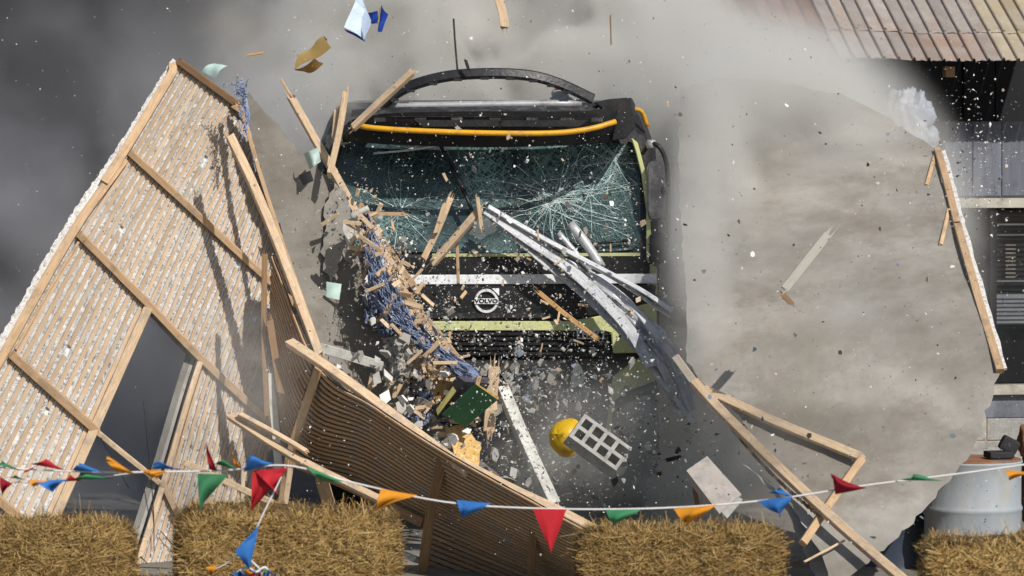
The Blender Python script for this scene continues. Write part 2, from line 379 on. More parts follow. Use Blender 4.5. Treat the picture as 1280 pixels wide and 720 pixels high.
# torn plastic sheet bundle under the eave
def blob(name, c, s, mat, n=3, amp=.25, fr=3, parent=None, seed=0, fold=0):
    bm = bmesh.new(); bmesh.ops.create_icosphere(bm, subdivisions=n, radius=1)
    V = []
    for v in bm.verts:
        d = v.co.normalized(); k = 1+amp*mn.noise(d*fr+Vector((seed, 0, 0)))+amp*.4*mn.noise(d*fr*3+Vector((seed, 9, 0)))
        if fold: k += fold*math.sin(math.atan2(d.x, d.z)*9+d.y*4)*.5
        V.append(Vector((d.x*s[0]*k, d.y*s[1]*k, d.z*s[2]*k))+Vector(c))
    F = [tuple(v.index for v in f.verts) for f in bm.faces]; bm.free()
    return build(name, V, F, mat, parent, smooth=True)
PLAST = surf('grey_blue_plastic', (.42,.47,.56), (.26,.30,.38), 9, .45, .8, 22, dirt=(.60,.60,.58), dscale=7)
o = blob('plastic_sheet', P(1138, 165, 5.6), (.20,.14,.35), PLAST, 5, .35, 3.2, seed=4, fold=.05); tag(o, 'crumpled grey blue plastic sheet hanging under the corrugated roof', 'plastic sheet')
# ------------------------------------------------------------ steel drums
def drum(base, r, h, mat, label, lid):
    d = thing('steel_drum', label, 'drum', base, 'steel drums beside the broken wall')
    prof = [(r*.97, 0), (r*1.02, .01), (r, .03)]
    z = .03
    for zr in (.33, .64):
        prof += [(r, h*zr-.03), (r*1.025, h*zr-.012), (r*1.035, h*zr), (r*1.025, h*zr+.012), (r, h*zr+.03)]
    prof += [(r, h-.03), (r*1.025, h-.014), (r*1.03, h-.004), (r*1.0, h)]
    n = 48; V = []; F = []
    for (rr, zz) in prof:
        for k in range(n): V.append(base+Vector((math.cos(2*math.pi*k/n)*rr, math.sin(2*math.pi*k/n)*rr, zz)))
    for j in range(len(prof)-1):
        for k in range(n): F.append((j*n+k, j*n+(k+1) % n, (j+1)*n+(k+1) % n, (j+1)*n+k))
    F.append(tuple(range(n-1, -1, -1)))
    build('drum_body', V, F, mat, d, smooth=True)
    V = [base+Vector((math.cos(2*math.pi*k/n)*r*.99, math.sin(2*math.pi*k/n)*r*.99, h-.012)) for k in range(n)]+[base+Vector((math.cos(2*math.pi*k/n)*r*.99, math.sin(2*math.pi*k/n)*r*.99, h+.012)) for k in range(n)]
    F = [(k, (k+1) % n, n+(k+1) % n, n+k) for k in range(n)]+[tuple(range(n, 2*n))]
    build('drum_lid', V, F, lid, d)
    return d
p = P(1216, 575, -2.4); drum(Vector((p.x, -2.4, p.z-.88)), .32, .88, DRUM, 'pale grey blue steel drum with rust spots and orange lid beside the plaster slab', RUST)
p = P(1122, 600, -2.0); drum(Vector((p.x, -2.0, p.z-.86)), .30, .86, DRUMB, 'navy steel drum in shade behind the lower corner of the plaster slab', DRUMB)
c = P(1243, 570, -2.45)
V, F = join([box_geo(c+Vector((.03, 0, .01)), (.17,.16,.045), Matrix.Rotation(.2, 3, 'Z'), .012), box_geo(c+Vector((.10, .03, .07)), (.12,.12,.10), Matrix.Rotation(.5, 3, 'Y'), .02)])
tag(build('tool_bag', V, F, FAB), 'black cloth tool bag lying on top of the pale steel drum', 'bag')
tag(blob('sack', P(1281, 552, -2.2), (.045,.10,.11), TERR, 3, .3, 2, seed=2), 'small brown sack at the right edge behind the drum', 'sack')
box_stone = blob('chopped_log', P(1283, 610, -2.0), (.035,.12,.28), TERR, 3, .35, 3, seed=8); tag(box_stone, 'rough brown log standing at the far right beside the drum', 'log')
# ------------------------------------------------------------ lath panels
def rowsurf(rows, us, depth):
    """rows: list (one per integer v) of pixel points at parameters us; depth(u,v) gives Y"""
    def S(u, v, off=0):
        def pix(u, v):
            v = max(0, min(len(rows)-1.001, v)); i = int(v); f = v-i
            def at(r):
                r = rows[max(0, min(len(rows)-1, r))]
                k = 0
                while k < len(us)-2 and u > us[k+1]: k += 1
                g = (u-us[k])/(us[k+1]-us[k]); a = Vector(r[k]); b = Vector(r[k+1])
                pa = Vector(r[k-1]) if k > 0 else a*2-b; pb = Vector(r[k+2]) if k+2 < len(us) else b*2-a
                ha = us[k]-us[k-1] if k > 0 else us[k+1]-us[k]; hb = us[k+2]-us[k+1] if k+2 < len(us) else us[k+1]-us[k]; h = us[k+1]-us[k]
                ma = (b-pa)/(h+ha)*h; mb = (pb-a)/(h+hb)*h
                if g < 0 or g > 1: return a+(b-a)*g
                return a*(2*g**3-3*g*g+1)+ma*(g**3-2*g*g+g)+b*(-2*g**3+3*g*g)+mb*(g**3-g*g)
            a, b, c, d = at(i-1), at(i), at(i+1), at(i+2)
            if i == 0: a = b*2-c
            if i+2 > len(rows)-1: d = c*2-b
            return .5*((2*b)+(c-a)*f+(2*a-5*b+4*c-d)*f*f+(3*b-a-3*c+d)*f**3)
        q = pix(u, v); p = P(q.x, q.y, depth(u, v))
        if off:
            e = .02; p1 = S(u+e, v); p2 = S(u, v+e); n = (p1-p).cross(p2-p).normalized()
            if n.y > 0: n = -n
            p = p+n*off
        return p
    return S
def strip(name, S, uc, du, v0, v1, off, th, mat, par, along='v', n=14, rag=0.01, mi=None):
    """flat wooden strip that follows surface S; front face lifted off by off"""
    V, F, UV = [], [], []; d = 0; last = None
    du2 = du
    for i in range(n+1):
        v = v0+(v1-v0)*i/n
        if i in (0, n): v += random.uniform(-rag, rag)
        w = .0009*math.sin(v*9+uc*50)
        a, b = (uc-du2+w, uc+du2+w)
        A = [S(a, v, off), S(b, v, off), S(b, v, off-th), S(a, v, off-th)] if along == 'v' else [S(v, a, off), S(v, b, off), S(v, b, off-th), S(v, a, off-th)]
        if last is not None: d += (A[0]-last).length
        last = A[0]; wd = (A[1]-A[0]).length
        V += A; UV += [(d, 0), (d, wd), (d, wd+.01), (d, .01)]
    for i in range(n):
        for k in range(4): F.append((i*4+k, i*4+(k+1) % 4, i*4+4+(k+1) % 4, i*4+4+k))
    F.append((3,2,1,0)); F.append((n*4, n*4+1, n*4+2, n*4+3))
    if along == 'v': F = [tuple(reversed(f)) for f in F]
    return build(name, V, F, mat, par, UV)
# -- panel 1: tall leaning wall section on the left
us1 = [0, .38, .61, 1]
rows1 = [[(222,78),(306,140),(352,176),(415,232)], [(155,187),(241,266),(297,318),(390,402)], [(90,287),(187,385),(245,445),(345,538)],
         [(5,437),(120,540),(197,603),(300,690)], [(-75,580),(55,690),(145,765),(250,860)], [(-150,730),(-10,835),(100,905),(215,1000)]]
dep1 = lambda u, v: -1.45-.30*v+u*.75+.10*math.sin(u*3.1)
S1 = rowsurf(rows1, us1, dep1)
w1 = thing('broken_wall_section', 'tall tilted wall section seen from its lath side with a dark window opening', 'wall section', S1(.5, 3.9))
w1['group'] = 'broken lath and plaster wall sections'
NL = 36; half = .232/NL
for k in range(NL):
    u = (k+.5)/NL + random.uniform(-.0012, .0012); h = half*random.uniform(.92, 1.08)
    lo = 4.6
    if us1[1]-.012 < u < us1[2]+.012: segs = [(0.03, 2.0)]
    else: segs = [(0.03, lo)]
    out = []
    for a, b in segs:
        if random.random() < .35 and b-a > 1.5:
            c = random.choice([1.0, 2.0]) if b > 2.1 else 1.0; out += [(a, c-.01), (c+.012, b)]
        else: out.append((a, b))
    if random.random() < .3 and len(out) == 1 and out[0][1] > 3: g0 = random.uniform(.5, 3.2); out = [(out[0][0], g0), (g0+random.uniform(.02, .12), out[0][1])]
    for a, b in out: strip('lath', S1, u, h, a, b, .010, .010, LATH, w1, n=max(6, int((b-a)*6)), rag=.012)
# plaster pushed between the laths
def keys(name, S, U0, U1, V0, V1, nl, mat, par, skip=None, along='v', per=5, nv=170, amp=.010, mats=None, seed=0):
    nu = int((U1-U0)*nl*per); V = np.zeros(((nu+1)*(nv+1), 3)); ok = np.ones((nu+1)*(nv+1), bool); F = []
    for j in range(nv+1):
        vv = V0+(V1-V0)*j/nv
        for i in range(nu+1):
            uu = U0+(U1-U0)*i/nu
            ph = (uu*nl) % 1; gap = max(0, math.cos((ph)*2*math.pi))     # 1 in the middle of a gap
            a, b = (uu, vv) if along == 'v' else (vv, uu)
            p = S(a, b)
            n1 = mn.noise(Vector((uu*nl*.9, vv*14, seed)))+.6*mn.noise(Vector((uu*nl*2.1, vv*45, seed+5)))
            n2 = max(0, n1+.45)
            n3 = mn.noise(Vector((uu*nl*.35, vv*3, seed+9)))
            h = -.012 + gap**.85*(amp*1.15*(1.05+1.0*n2+.5*n3))
            p.y -= h*1.25; V[j*(nu+1)+i] = p
            if skip and skip(a, b): ok[j*(nu+1)+i] = False
    for j in range(nv):
        for i in range(nu):
            q = (j*(nu+1)+i, j*(nu+1)+i+1, (j+1)*(nu+1)+i+1, (j+1)*(nu+1)+i)
            if all(ok[list(q)]): F.append(q if along != 'v' else q[::-1])
    o = build(name, V, F, mat, par); kind(o, 'stuff'); return o
win1 = lambda u, v: us1[1]-.008 < u < us1[2]+.008 and v > 2.0
keys('plaster_keys', S1, -.012, 1.0, 0.02, 4.6, NL, PLK, w1, win1, nv=260)
# outer plaster skin (other face), seen through nothing but gives thickness; ragged at the left edge
def skin(name, S, U, Vv, off, th, mat, par, skip=None, nu=40, nv=60, rag=.006):
    V, F = [], []
    for j in range(nv+1):
        for i in range(nu+1):
            u = U[0]+(U[1]-U[0])*i/nu; v = Vv[0]+(Vv[1]-Vv[0])*j/nv
            if i == 0: u += random.uniform(-rag, rag*.6)
            if i == nu: u += random.uniform(-rag, rag)
            if j == 0: v += random.uniform(-.012, .012)
            V.append(S(u, v)+Vector((0, off, 0)))
    m = len(V); V += [p+Vector((0, th, 0)) for p in V]
    q = lambda i, j: j*(nu+1)+i
    cell = [[not (skip and skip(U[0]+(U[1]-U[0])*(i+.5)/nu, Vv[0]+(Vv[1]-Vv[0])*(j+.5)/nv)) for i in range(nu)] for j in range(nv)]
    for j in range(nv):
        for i in range(nu):
            if not cell[j][i]: continue
            a, b, c, d = q(i, j), q(i+1, j), q(i+1, j+1), q(i, j+1)
            F.append((d, c, b, a)); F.append((a+m, b+m, c+m, d+m))
            if i == 0 or not cell[j][i-1]: F.append((a, d, d+m, a+m))
            if i == nu-1 or not cell[j][i+1]: F.append((c, b, b+m, c+m))
            if j == 0 or not cell[j-1][i]: F.append((b, a, a+m, b+m))
            if j == nv-1 or not cell[j+1][i]: F.append((d, c, c+m, d+m))
    return build(name, V, F, mat, par)
skin('plaster_skin', S1, (-.030, 1.0), (-.02, 4.6), .022, .02, PLK, w1, win1, nu=44, nv=150, rag=.0045)
def onS(S, pts, off): return [S(u, v, off) for u, v in pts]
def sbeam(name, S, pts, off, w, t, mat, par, n=14, **k):
    ps = catmull([Vector((u, v, 0)) for u, v in pts], n); q = onS(S, [(p.x, p.y) for p in ps], off)
    V, F, UV = sweep_geo(q, w, t, (0,-1,0), .003, k.get('rag', 0), 0); return build(name, V, F, mat, par, UV)
sbeam('edge_stud', S1, [(-.008, -.02), (-.006, 1), (-.004, 1.45)], .035, .058, .05, WOOD, w1)
sbeam('edge_stud', S1, [(.014, 1.1), (0.0, 2), (.0, 3), (0, 3.98)], .030, .060, .05, WOOD, w1)
sbeam('edge_batten', S1, [(.035, 2.05), (.028, 2.5), (.026, 2.95)], .028, .020, .02, YEL if False else WOOD, w1)
sbeam('top_rail', S1, [(-.01, .0), (.2, .0), (.36, 0)], .030, .045, .05, OLDW, w1, rag=.01)
sbeam('top_rail', S1, [(.30, .035), (.36, .03), (.46, .02)], .045, .04, .03, WOOD, w1, rag=.02)
sbeam('nogging', S1, [(0.02, 1), (.4, 1), (1.0, 1)], .034, .045, .05, WOOD, w1)
sbeam('nogging', S1, [(0.02, 2), (.4, 2), (.62, 2), (1.0, 2)], .034, .048, .05, WOOD, w1)
sbeam('nogging', S1, [(0.02, 3), (.2, 3), (.375, 3)], .034, .055, .05, WOOD, w1)
sbeam('nogging', S1, [(0.0, 3.93), (.35, 3.93)], .034, .055, .05, WOOD, w1)
fr = sbeam('window_frame', S1, [(.368, 2.03), (.366, 3), (.366, 4.5)], .030, .062, .05, WOOD2, w1)
sbeam('window_frame', S1, [(.628, 2.03), (.626, 3), (.626, 4.5)], .026, .040, .05, WOOD2, w1)
sbeam('window_bar', S1, [(.375, 3), (.5, 3), (.62, 3)], .02, .035, .04, WOOD2, w1)
sbeam('window_bar', S1, [(.62, 3), (.72, 3.12), (.80, 3.16)], .05, .045, .02, WOOD2, w1, rag=.02)
rv = [S1(.606, 2+2.5*i/12, -.02) for i in range(13)]
V, F, UV = sweep_geo(rv, .065, .16, (0,-1,0)); build('window_reveal', [p+Vector((-.02, .09, 0)) for p in V], F, PLG, w1, UV)
rv = [S1(.39+.22*i/8, 2.02, -.02) for i in range(9)]
V, F, UV = sweep_geo(rv, .03, .16, (0,-1,0)); build('window_reveal', [p+Vector((0, .09, 0)) for p in V], F, PLG, w1, UV)
V = [S1(.385+.22*i/8, 2.02+2.5*j/14, -.03) for j in range(15) for i in range(9)]
build('pane', V, [(j*9+i, (j+1)*9+i, (j+1)*9+i+1, j*9+i+1) for j in range(14) for i in range(8)], PANE, w1)
for a in ([(.47,2.6),(.60,3.15),(.66,3.45)], [(.39,3.03),(.52,3.2)], [(.62,3.55),(.80,3.6)], [(.66,3.3),(.72,3.32)]):
    q = [S1(u, v, .06) for u, v in a]; tube('hanging_wire', q, .0035, FAB, w1, 5, seg=8)
# -- panel 2: curved lower wall section, lath side in shade
us2 = [0, .2, .42, .6, 1]
rows2 = [[(341,318),(398,456),(470,508),(560,566),(745,668)], [(337,385),(378,520),(460,556),(546,610),(745,708)],
         [(334,455),(362,572),(450,610),(535,652),(750,748)], [(340,545),(352,642),(440,678),(525,722),(760,800)], [(330,640),(342,712),(430,750),(512,795),(760,860)]]
dep2 = lambda u, v: (-1.55-2.6*max(0, min(u, 1))**.8)+.38*v
S2 = rowsurf(rows2, us2, dep2)
w2 = thing('broken_wall_section', 'low curved wall section with brown laths in shade in front of the lorry', 'wall section', S2(.5, 3.6))
w2['group'] = 'broken lath and plaster wall sections'
NV = 10.6
for k in range(39):
    v = (k+.5)/NV
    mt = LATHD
    if v < 1.98:
        if v < 1.75: strip('lath', S2, v, .27/NV, .005+max(0, v-.9)*.05, .195, .013, .011, mt, w2, 'u', 7)
        strip('lath', S2, v, .27/NV, .21, .995-.02*random.random(), .013, .011, mt, w2, 'u', 22)
    else: strip('lath', S2, v, .27/NV, .60, .995, .013, .011, mt, w2, 'u', 12)
hole2 = lambda u, v: v > 1.97 and u < .6
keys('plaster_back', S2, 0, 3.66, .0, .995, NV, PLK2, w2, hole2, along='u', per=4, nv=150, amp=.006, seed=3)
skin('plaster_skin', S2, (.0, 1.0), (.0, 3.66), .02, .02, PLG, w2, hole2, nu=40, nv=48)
BR = dict(nrm=(.25,-.8,.55))
def beamp(name, pix, wpx, mat, par=None, tpx=None, nrm=(0,-1,0), rag=.012, seg=None, jit=0, taper=None, cham=.003):
    """beam through (px,py,Y) points"""
    pts = [P(*q) for q in pix]; Ym = sum(q[2] for q in pix)/len(pix)
    return beam(name, pts, PM(wpx, Ym), PM(tpx or wpx*.7, Ym), mat, par, nrm, seg, cham, rag, jit, taper)
beamp('top_plate', [(362,428,-2.20),(430,474,-2.55),(520,541,-2.9),(585,590,-3.35)], 12, WOOD2, w2, 9, (.15,-.8,.6), seg=10)
beamp('top_plate', [(575,578,-3.2),(640,612,-3.5),(700,640,-3.75),(745,664,-3.95)], 12, WOOD2, w2, 9, (.15,-.8,.6), seg=10)
beamp('stud', [(398,462,-2.30),(378,520,-2.15),(362,572,-2.0),(350,650,-1.8),(344,712,-1.7)], 11, WOOD, w2, 9, seg=10)
beamp('stud', [(553,574,-3.15),(540,630,-2.98),(527,722,-2.7)], 13, OLDW, w2, 9, seg=6)
beamp('stud', [(668,640,-3.55),(663,730,-3.3)], 10, OLDW, w2, 8, seg=4)
beamp('window_rail', [(360,574,-2.0),(450,614,-2.2),(530,654,-2.6)], 12, OLDW, w2, 9, seg=8)
beamp('window_rail', [(430,668,-2.2),(480,684,-2.35),(522,700,-2.5)], 8, WHITEP, w2, 9, seg=4)
beamp('brace', [(287,520,-2.5),(365,570,-2.6),(470,622,-2.8)], 9, WOOD2, w2, 7, (.15,-.8,.6), seg=6, rag=.03)
beamp('brace', [(300,518,-2.55),(350,545,-2.6),(385,566,-2.65)], 6, WOOD2, w2, 6, (.15,-.8,.6), seg=4, rag=.03)
# -- stud frame pieces on the fold between panel 1 and panel 2
def timber(pix, w, label, mat=WOOD2, t=None, group=None, **k):
    o = beamp('timber', pix, w, mat, None, t, **k)
    if w >= 5:                                        # torn fibres at both ends
        V, F, UV = [], [], []
        for e, f in ((0, 1), (-1, -2)):
            a, b = P(*pix[e]), P(*pix[f]); d = (a-b).normalized(); sd = d.cross(Vector((0,-1,0))).normalized(); W_ = PM(w, pix[e][2])
            for j in range(random.randint(3, 6)):
                c = a+sd*random.uniform(-.42, .42)*W_+Vector((0, random.uniform(-.3, .3)*W_, 0))-d*.012; ln = random.uniform(.012, .03+W_*1.3); q = sd*W_*random.uniform(.06, .16); z = Vector((0,-W_*.10,0)); n0 = len(V)
                V += [c-q, c+q, c+z, c+d*ln+sd*random.uniform(-.15, .15)*W_]; UV += [(0,0),(0,.01),(0,.02),(ln,.01)]; F += [(n0, n0+1, n0+3), (n0+1, n0+2, n0+3), (n0+2, n0, n0+3), (n0+2, n0+1, n0)]
        kind(build('torn_end', V, F, mat, o, UV), 'stuff')
    return tag(o, label, 'timber', group)
G1 = 'broken timbers around the wall sections'
timber([(288,172,-1.75),(312,222,-1.8),(345,300,-1.85),(398,442,-2.05)], 11, 'long pale timber lying over the fold of the tall wall section', t=9, nrm=(.3,-.9,.3), seg=10, rag=.02, group=G1)
timber([(300,128,-1.45),(320,200,-1.5),(352,300,-1.6),(402,442,-1.9)], 5, 'thin wooden edge strip along the left side of the plaster slab', WOOD, t=7, seg=10, group=G1)
timber([(331,318,-1.95),(330,420,-2.0),(334,520,-2.05)], 7, 'upright brown timber standing against the tall wall section', OLDW, seg=6, group=G1)
timber([(337,400,-2.05),(351,492,-2.1)], 9, 'short brown board leaning beside the upright timber', OLDW, group=G1)
timber([(337,468,-1.7),(345,540,-1.75),(350,612,-1.8)], 10, 'grey painted board hanging in the gap between the wall sections', WHITEP, seg=4, group=G1)
timber([(304,590,-2.9),(303,640,-2.9)], 5, 'short thin upright stick behind the middle straw bale', WOOD2, group=G1)
timber([(363,586,-3.4),(352,660,-3.4)], 7, 'thin pale stake rising in front of the middle straw bale', WOOD2, group=G1)
timber([(230,578,-2.9),(300,610,-2.9),(340,628,-2.9)], 8, 'low pale rail left of the middle straw bale', WOOD2, group=G1)
timber([(352,100,-1.1),(366,124,-1.1)], 3, 'thin splinter at the top of the leaning stud', WOOD, rag=.02, group=G1)
timber([(364,122,-1.1),(392,172,-1.1),(417,215,-1.1),(450,275,-1.05),(492,335,-1.0)], 9, 'long pale stud leaning over the left of the windscreen', t=8, seg=12, rag=.02, nrm=(.3,-.9,.2), jit=.002, group=G1)
timber([(432,114,-1.3),(425,160,-1.3),(413,214,-1.3)], 8, 'pale upright batten beside the top left of the lorry cab', t=7, group=G1)
timber([(421,138,-1.25),(418,172,-1.25)], 7, 'stub of pale batten left of the cab top', t=6, group=G1)
timber([(516,90,-1.2),(478,125,-1.2),(441,160,-1.2)], 8, 'pale batten pointing up right across the black roof trim', t=8, nrm=(-.4,-.9,.4), group=G1)
timber([(410,300,-1.1),(417,270,-1.1),(424,235,-1.1)], 9, 'plaster covered batten below the top left of the cab', PLG, group=G1)
timber([(563,248,-.75),(548,285,-.75),(530,322,-.75)], 8, 'pale broken batten tilted before the left windscreen', t=7, group=G1)
timber([(556,255,-.8),(545,290,-.8)], 6, 'split pale batten beside the tilted one', t=5, group=G1)
timber([(600,262,-.9),(570,297,-.9),(541,329,-.9)], 9, 'clean pale batten with square ends before the windscreen base', t=8, nrm=(-.3,-.9,.3), group=G1)
timber([(597,248,-.95),(602,286,-.95)], 5, 'short upright stick crossing the top of the clean batten', group=G1)
timber([(571,302,-.8),(573,354,-.8)], 4, 'thin upright stick in front of the white stripe', WOOD, group=G1)
timber([(461,267,-.9),(505,268,-.9)], 5, 'short level stick over the left windscreen', WOOD, group=G1)
timber([(674,366,-.9),(708,394,-.9),(747,424,-.9)], 6, 'orange tan batten across the black front panel right of the round badge', surf('orange_pine', (.62,.38,.17), (.50,.28,.11), 9, .75, .2, 30, uv=True, stretch=(.8,9,9)), t=5, group=G1)
timber([(470,320,-.95),(510,372,-.95),(548,420,-.95),(596,478,-.9)], 11, 'split stud running down the debris heap below the windscreen', WOOD, t=9, seg=10, rag=.03, jit=.004, group=G1)
timber([(452,258,-.95),(478,300,-.95),(520,362,-.95)], 8, 'middle length of broken stud under the scraper', WOOD, t=8, seg=6, rag=.03, jit=.003, group=G1)
timber([(398,434,-1.35),(440,446,-1.35),(478,458,-1.35)], 12, 'grey painted board lying on the plaster below the tall section', WHITEP, t=8, rag=.02, group=G1)
timber([(628,486,-1.1),(655,550,-1.3),(692,630,-1.6)], 15, 'long white painted post leaning below the debris heap', WHITEP, t=12, seg=5, nrm=(.4,-.9,0), group=G1)
timber([(611,540,-1.2),(618,458,-1.2)], 14, 'tan board end standing beside the dark box', WOOD2, t=5, group=G1)
timber([(402,598,-1.8),(416,648,-1.8)], 16, 'wide brown board behind the window rail of the low section', WOOD, t=6, group=G1)
timber([(440,600,-1.7),(470,580,-1.7)], 7, 'pale slat behind the window rail of the low section', WOOD2, t=5, group=G1)
# -- plaster slab left of the cab
P3 = [(303,112),(312,116),(330,140),(350,158),(372,188),(400,214),(418,228),(426,262),(430,300),(448,322),(462,370),(484,410),(494,452),(520,500),(572,548),(640,610),(700,660),(620,660),(500,575),(400,510),(396,440),(352,300),(322,200)]
d3 = lambda x, y: -1.35-.25*max(0, (y-350)/300)+.5*max(0, min(1, (x-310)/170))-.5*max(0, (x-480)/200)
tag(slab('plaster_slab', P3, d3, .035, PLF, step=9, amp=1.6, relief=.010), 'grey brown plaster slab curving down left of the lorry under the debris', 'plaster slab', 'plaster slabs torn from the walls')
# loose plaster edge piece
tag(slab('plaster_slab', [(405,262),(418,228),(432,240),(444,300),(440,330),(428,316),(414,360),(404,330)], lambda x, y: -1.12, .03, PLG, step=7, amp=1.8), 'pale strip of broken plaster at the right edge of the left plaster slab', 'plaster slab', 'plaster slabs torn from the walls')
# -- big plaster slab at the right
P4 = [(858,452),(858,400),(856,330),(850,250),(848,160),(852,110),(900,96),(1000,106),(1060,122),(1110,146),(1168,186),(1190,260),(1215,350),(1252,462),(1240,500),(1216,560),(1170,622),(1110,682),(1060,722),(1036,724),(1026,690),(985,625),(925,520),(880,480)]
def d4(x, y): return -2.05-1.95*max(0, (y-440)/280)-.35*(x-850)/400+3.1*max(0, (440-y)/290)**1.15
w4 = thing('broken_wall_section', 'large grey brown plaster wall section falling at the right with pale wood edge', 'wall section', P(1060, 700, -4))
w4['group'] = 'broken lath and plaster wall sections'
slab('plaster_sheet', P4, d4, .04, PLF, w4, step=8, amp=1.3, relief=.010, edge_mat=PLG)
def w4b(name, pts, w, mat, off=-.03, t=None, **k): return beamp(name, [(x, y, d4(x, y)+off) for x, y in pts], w, mat, w4, t, **k)
w4b('edge_stud', [(1172,188),(1186,240),(1196,280)], 9, WOOD, t=8, seg=5, jit=.003)
w4b('edge_stud', [(1197,282),(1215,345),(1250,464)], 10, WOOD, t=8, seg=6, jit=.003)
w4b('ragged_edge', [(1180,190),(1193,240),(1206,290),(1222,345),(1256,462)], 6, PLK, off=.01, seg=30, jit=.006)
w4b('brace', [(1168,196),(1158,232)], 5, WOOD, off=-.005)
w4b('brace', [(1186,262),(1176,306)], 5, WOOD, off=-.005)
w4b('batten', [(880,487),(975,530),(1077,572)], 11, WOOD2, t=8, off=-.10, nrm=(.1,-.9,.4))
w4b('batten', [(1077,574),(1040,625),(1003,680)], 10, WOOD, t=8, off=-.10)
w4b('bottom_plate', [(868,478),(905,518),(960,572),(1040,648),(1130,726)], 12, WOOD2, t=9, off=-.20, seg=10, nrm=(.1,-.85,.5))
w4b('bottom_plate', [(846,448),(862,470),(884,500)], 10, surf('dusty_wood', (.46,.40,.32), (.36,.30,.24), 9, .8, .2, 30, uv=True, stretch=(.8,9,9)), t=8, off=-.12, seg=5)
w4b('splinter', [(1006,702),(1055,676)], 3, WOOD2, off=-.08)
for k in range(26):                                                # lath ends along the curved lower edge
    f = k/25; x = 888+132*f; y = 502+138*f+10*math.sin(f*3.1)
    w4b('lath_end', [(x, y), (x+5, y+6)], 4, OLDW if k % 3 else WOOD, off=-.13, t=3, cham=0)
# second curved piece under it
P5 = [(928,580),(945,592),(985,640),(1005,690),(1022,726),(1075,726),(1040,690),(1010,660),(985,628),(955,600)]
o = slab('plaster_slab', P5, lambda x, y: -3.2-.6*(y-580)/140, .03, PLG, step=7, amp=1.0); tag(o, 'narrow curved plaster strip below the right wall section', 'plaster slab', 'plaster slabs torn from the walls')
# ------------------------------------------------------------ lorry
XC = T(608, 0).x
lorry = thing('lorry', 'black and pale lime lorry cab with shattered windscreen bursting through the wall', 'lorry', Vector((XC, 1.2, 0)))
def sheet(name, cols, th, mat, par=lorry, smooth=True, nv=4, bow=0):
    """curved panel. cols: (px, py_top, y_top, py_bottom, y_bottom)"""
    V, F = [], []
    for c in cols:
        a = T(c[0], c[1], c[2]); b = T(c[0], c[3], c[4])
        for k in range(nv+1):
            f = k/nv; p = a.lerp(b, f); p.y -= bow*math.sin(f*math.pi); V.append(p)
    n = nv+1; m = len(V); V += [p+Vector((0, th, 0)) for p in V]; L = len(cols)
    for i in range(L-1):
        for k in range(nv):
            q = (i*n+k, i*n+k+1, (i+1)*n+k+1, (i+1)*n+k); F.append(q); F.append(tuple(j+m for j in q[::-1]))
        F.append((i*n, (i+1)*n, (i+1)*n+m, i*n+m)); F.append((i*n+nv+m, (i+1)*n+nv+m, (i+1)*n+nv, i*n+nv))
    for k in range(nv):
        F.append((k+1, k, k+m, k+1+m)); e = (L-1)*n; F.append((e+k, e+k+1, e+k+1+m, e+k+m))
    o = build(name, V, F, mat, par); return o
def smooth_cols(cols, n=24):
    """resample columns in px with catmull"""
    P5 = [Vector(c[:3]) for c in cols]; Q5 = [Vector((c[0], c[3], c[4])) for c in cols]
    A = catmull(P5, n); Bq = catmull(Q5, n); return [(a.x, a.y, a.z, b.y, b.z) for a, b in zip(A, Bq)]
def prism(name, poly, y0, y1, mat, par=lorry, bev=.004):
    """closed outline in pixels extruded from depth y0 (front) to y1"""
    bm = bmesh.new(); vs = [bm.verts.new(T(x, y, y0)) for x, y in poly]; f = bm.faces.new(vs)
    bm.normal_update()
    if f.normal.y > 0: f.normal_flip()
    r = bmesh.ops.extrude_face_region(bm, geom=[f]); ev = [g for g in r['geom'] if isinstance(g, bmesh.types.BMVert)]
    bmesh.ops.translate(bm, verts=ev, vec=(0, y1-y0, 0)); 
    fs = [f for f in bm.faces]
    bmesh.ops.recalc_face_normals(bm, faces=bm.faces[:])
    if bev: bmesh.ops.bevel(bm, geom=bm.edges[:], offset=bev, segments=2, affect='EDGES')
    bmesh.ops.triangulate(bm, faces=[f for f in bm.faces if len(f.verts) > 4])
    V = [v.co.copy() for v in bm.verts]; F = [tuple(v.index for v in f.verts) for f in bm.faces]; bm.free()
    return build(name, V, F, mat, par)
def mir(poly): return [(2*608-x, y) for x, y in poly]
# shell: side profile (y, py) swept across the width
prof = [(.16,600),(.10,560),(.06,470),(.03,410),(.02,330),(.05,314),(.26,176),(.38,142),(.60,128),(2.2,124),(2.2,600)]
V = []
xsx = [(-217,.10),(-208,.03),(-196,0),(196,0),(208,.03),(217,.10)]
for dx, ins in xsx:
    for i, (y, py) in enumerate(prof):
        v = T(608+dx, py, y); 
        if i < 8: v.y += ins*1.2
        if 6 <= i <= 9: v.z -= ins*.6; v.x = XC+(v.x-XC)*(.985, .93, .90, .90)[i-6]
        V.append(v)
n = len(prof); F = [(i*n+k, (i+1)*n+k, (i+1)*n+(k+1) % n, i*n+(k+1) % n) for i in range(5) for k in range(n)]
F += [tuple(range(n)), tuple(range(5*n+n-1, 5*n-1, -1))]
build('cab_shell', V, F, BLACK, lorry)
wy = lambda py: .05+(314-py)/(314-176)*.21           # windscreen rake
def wsheet(name, cols, off, th, mat, **k):
    return sheet(name, [(c[0], c[1], wy(c[1])-off, c[2], wy(c[2])-off) for c in cols], th, mat, **k)
wsheet('windscreen_surround', [(405,168,326),(420,166,328),(608,164,330),(796,166,328),(806,170,327),(811,180,322)], .02, .05, BLACK)
WC = [(414,196,300),(424,182,310),(445,178,314),(608,176,316),(770,178,314),(790,182,312),(801,194,302)]
glass = wsheet('windscreen', WC, .045, .008, WIND)
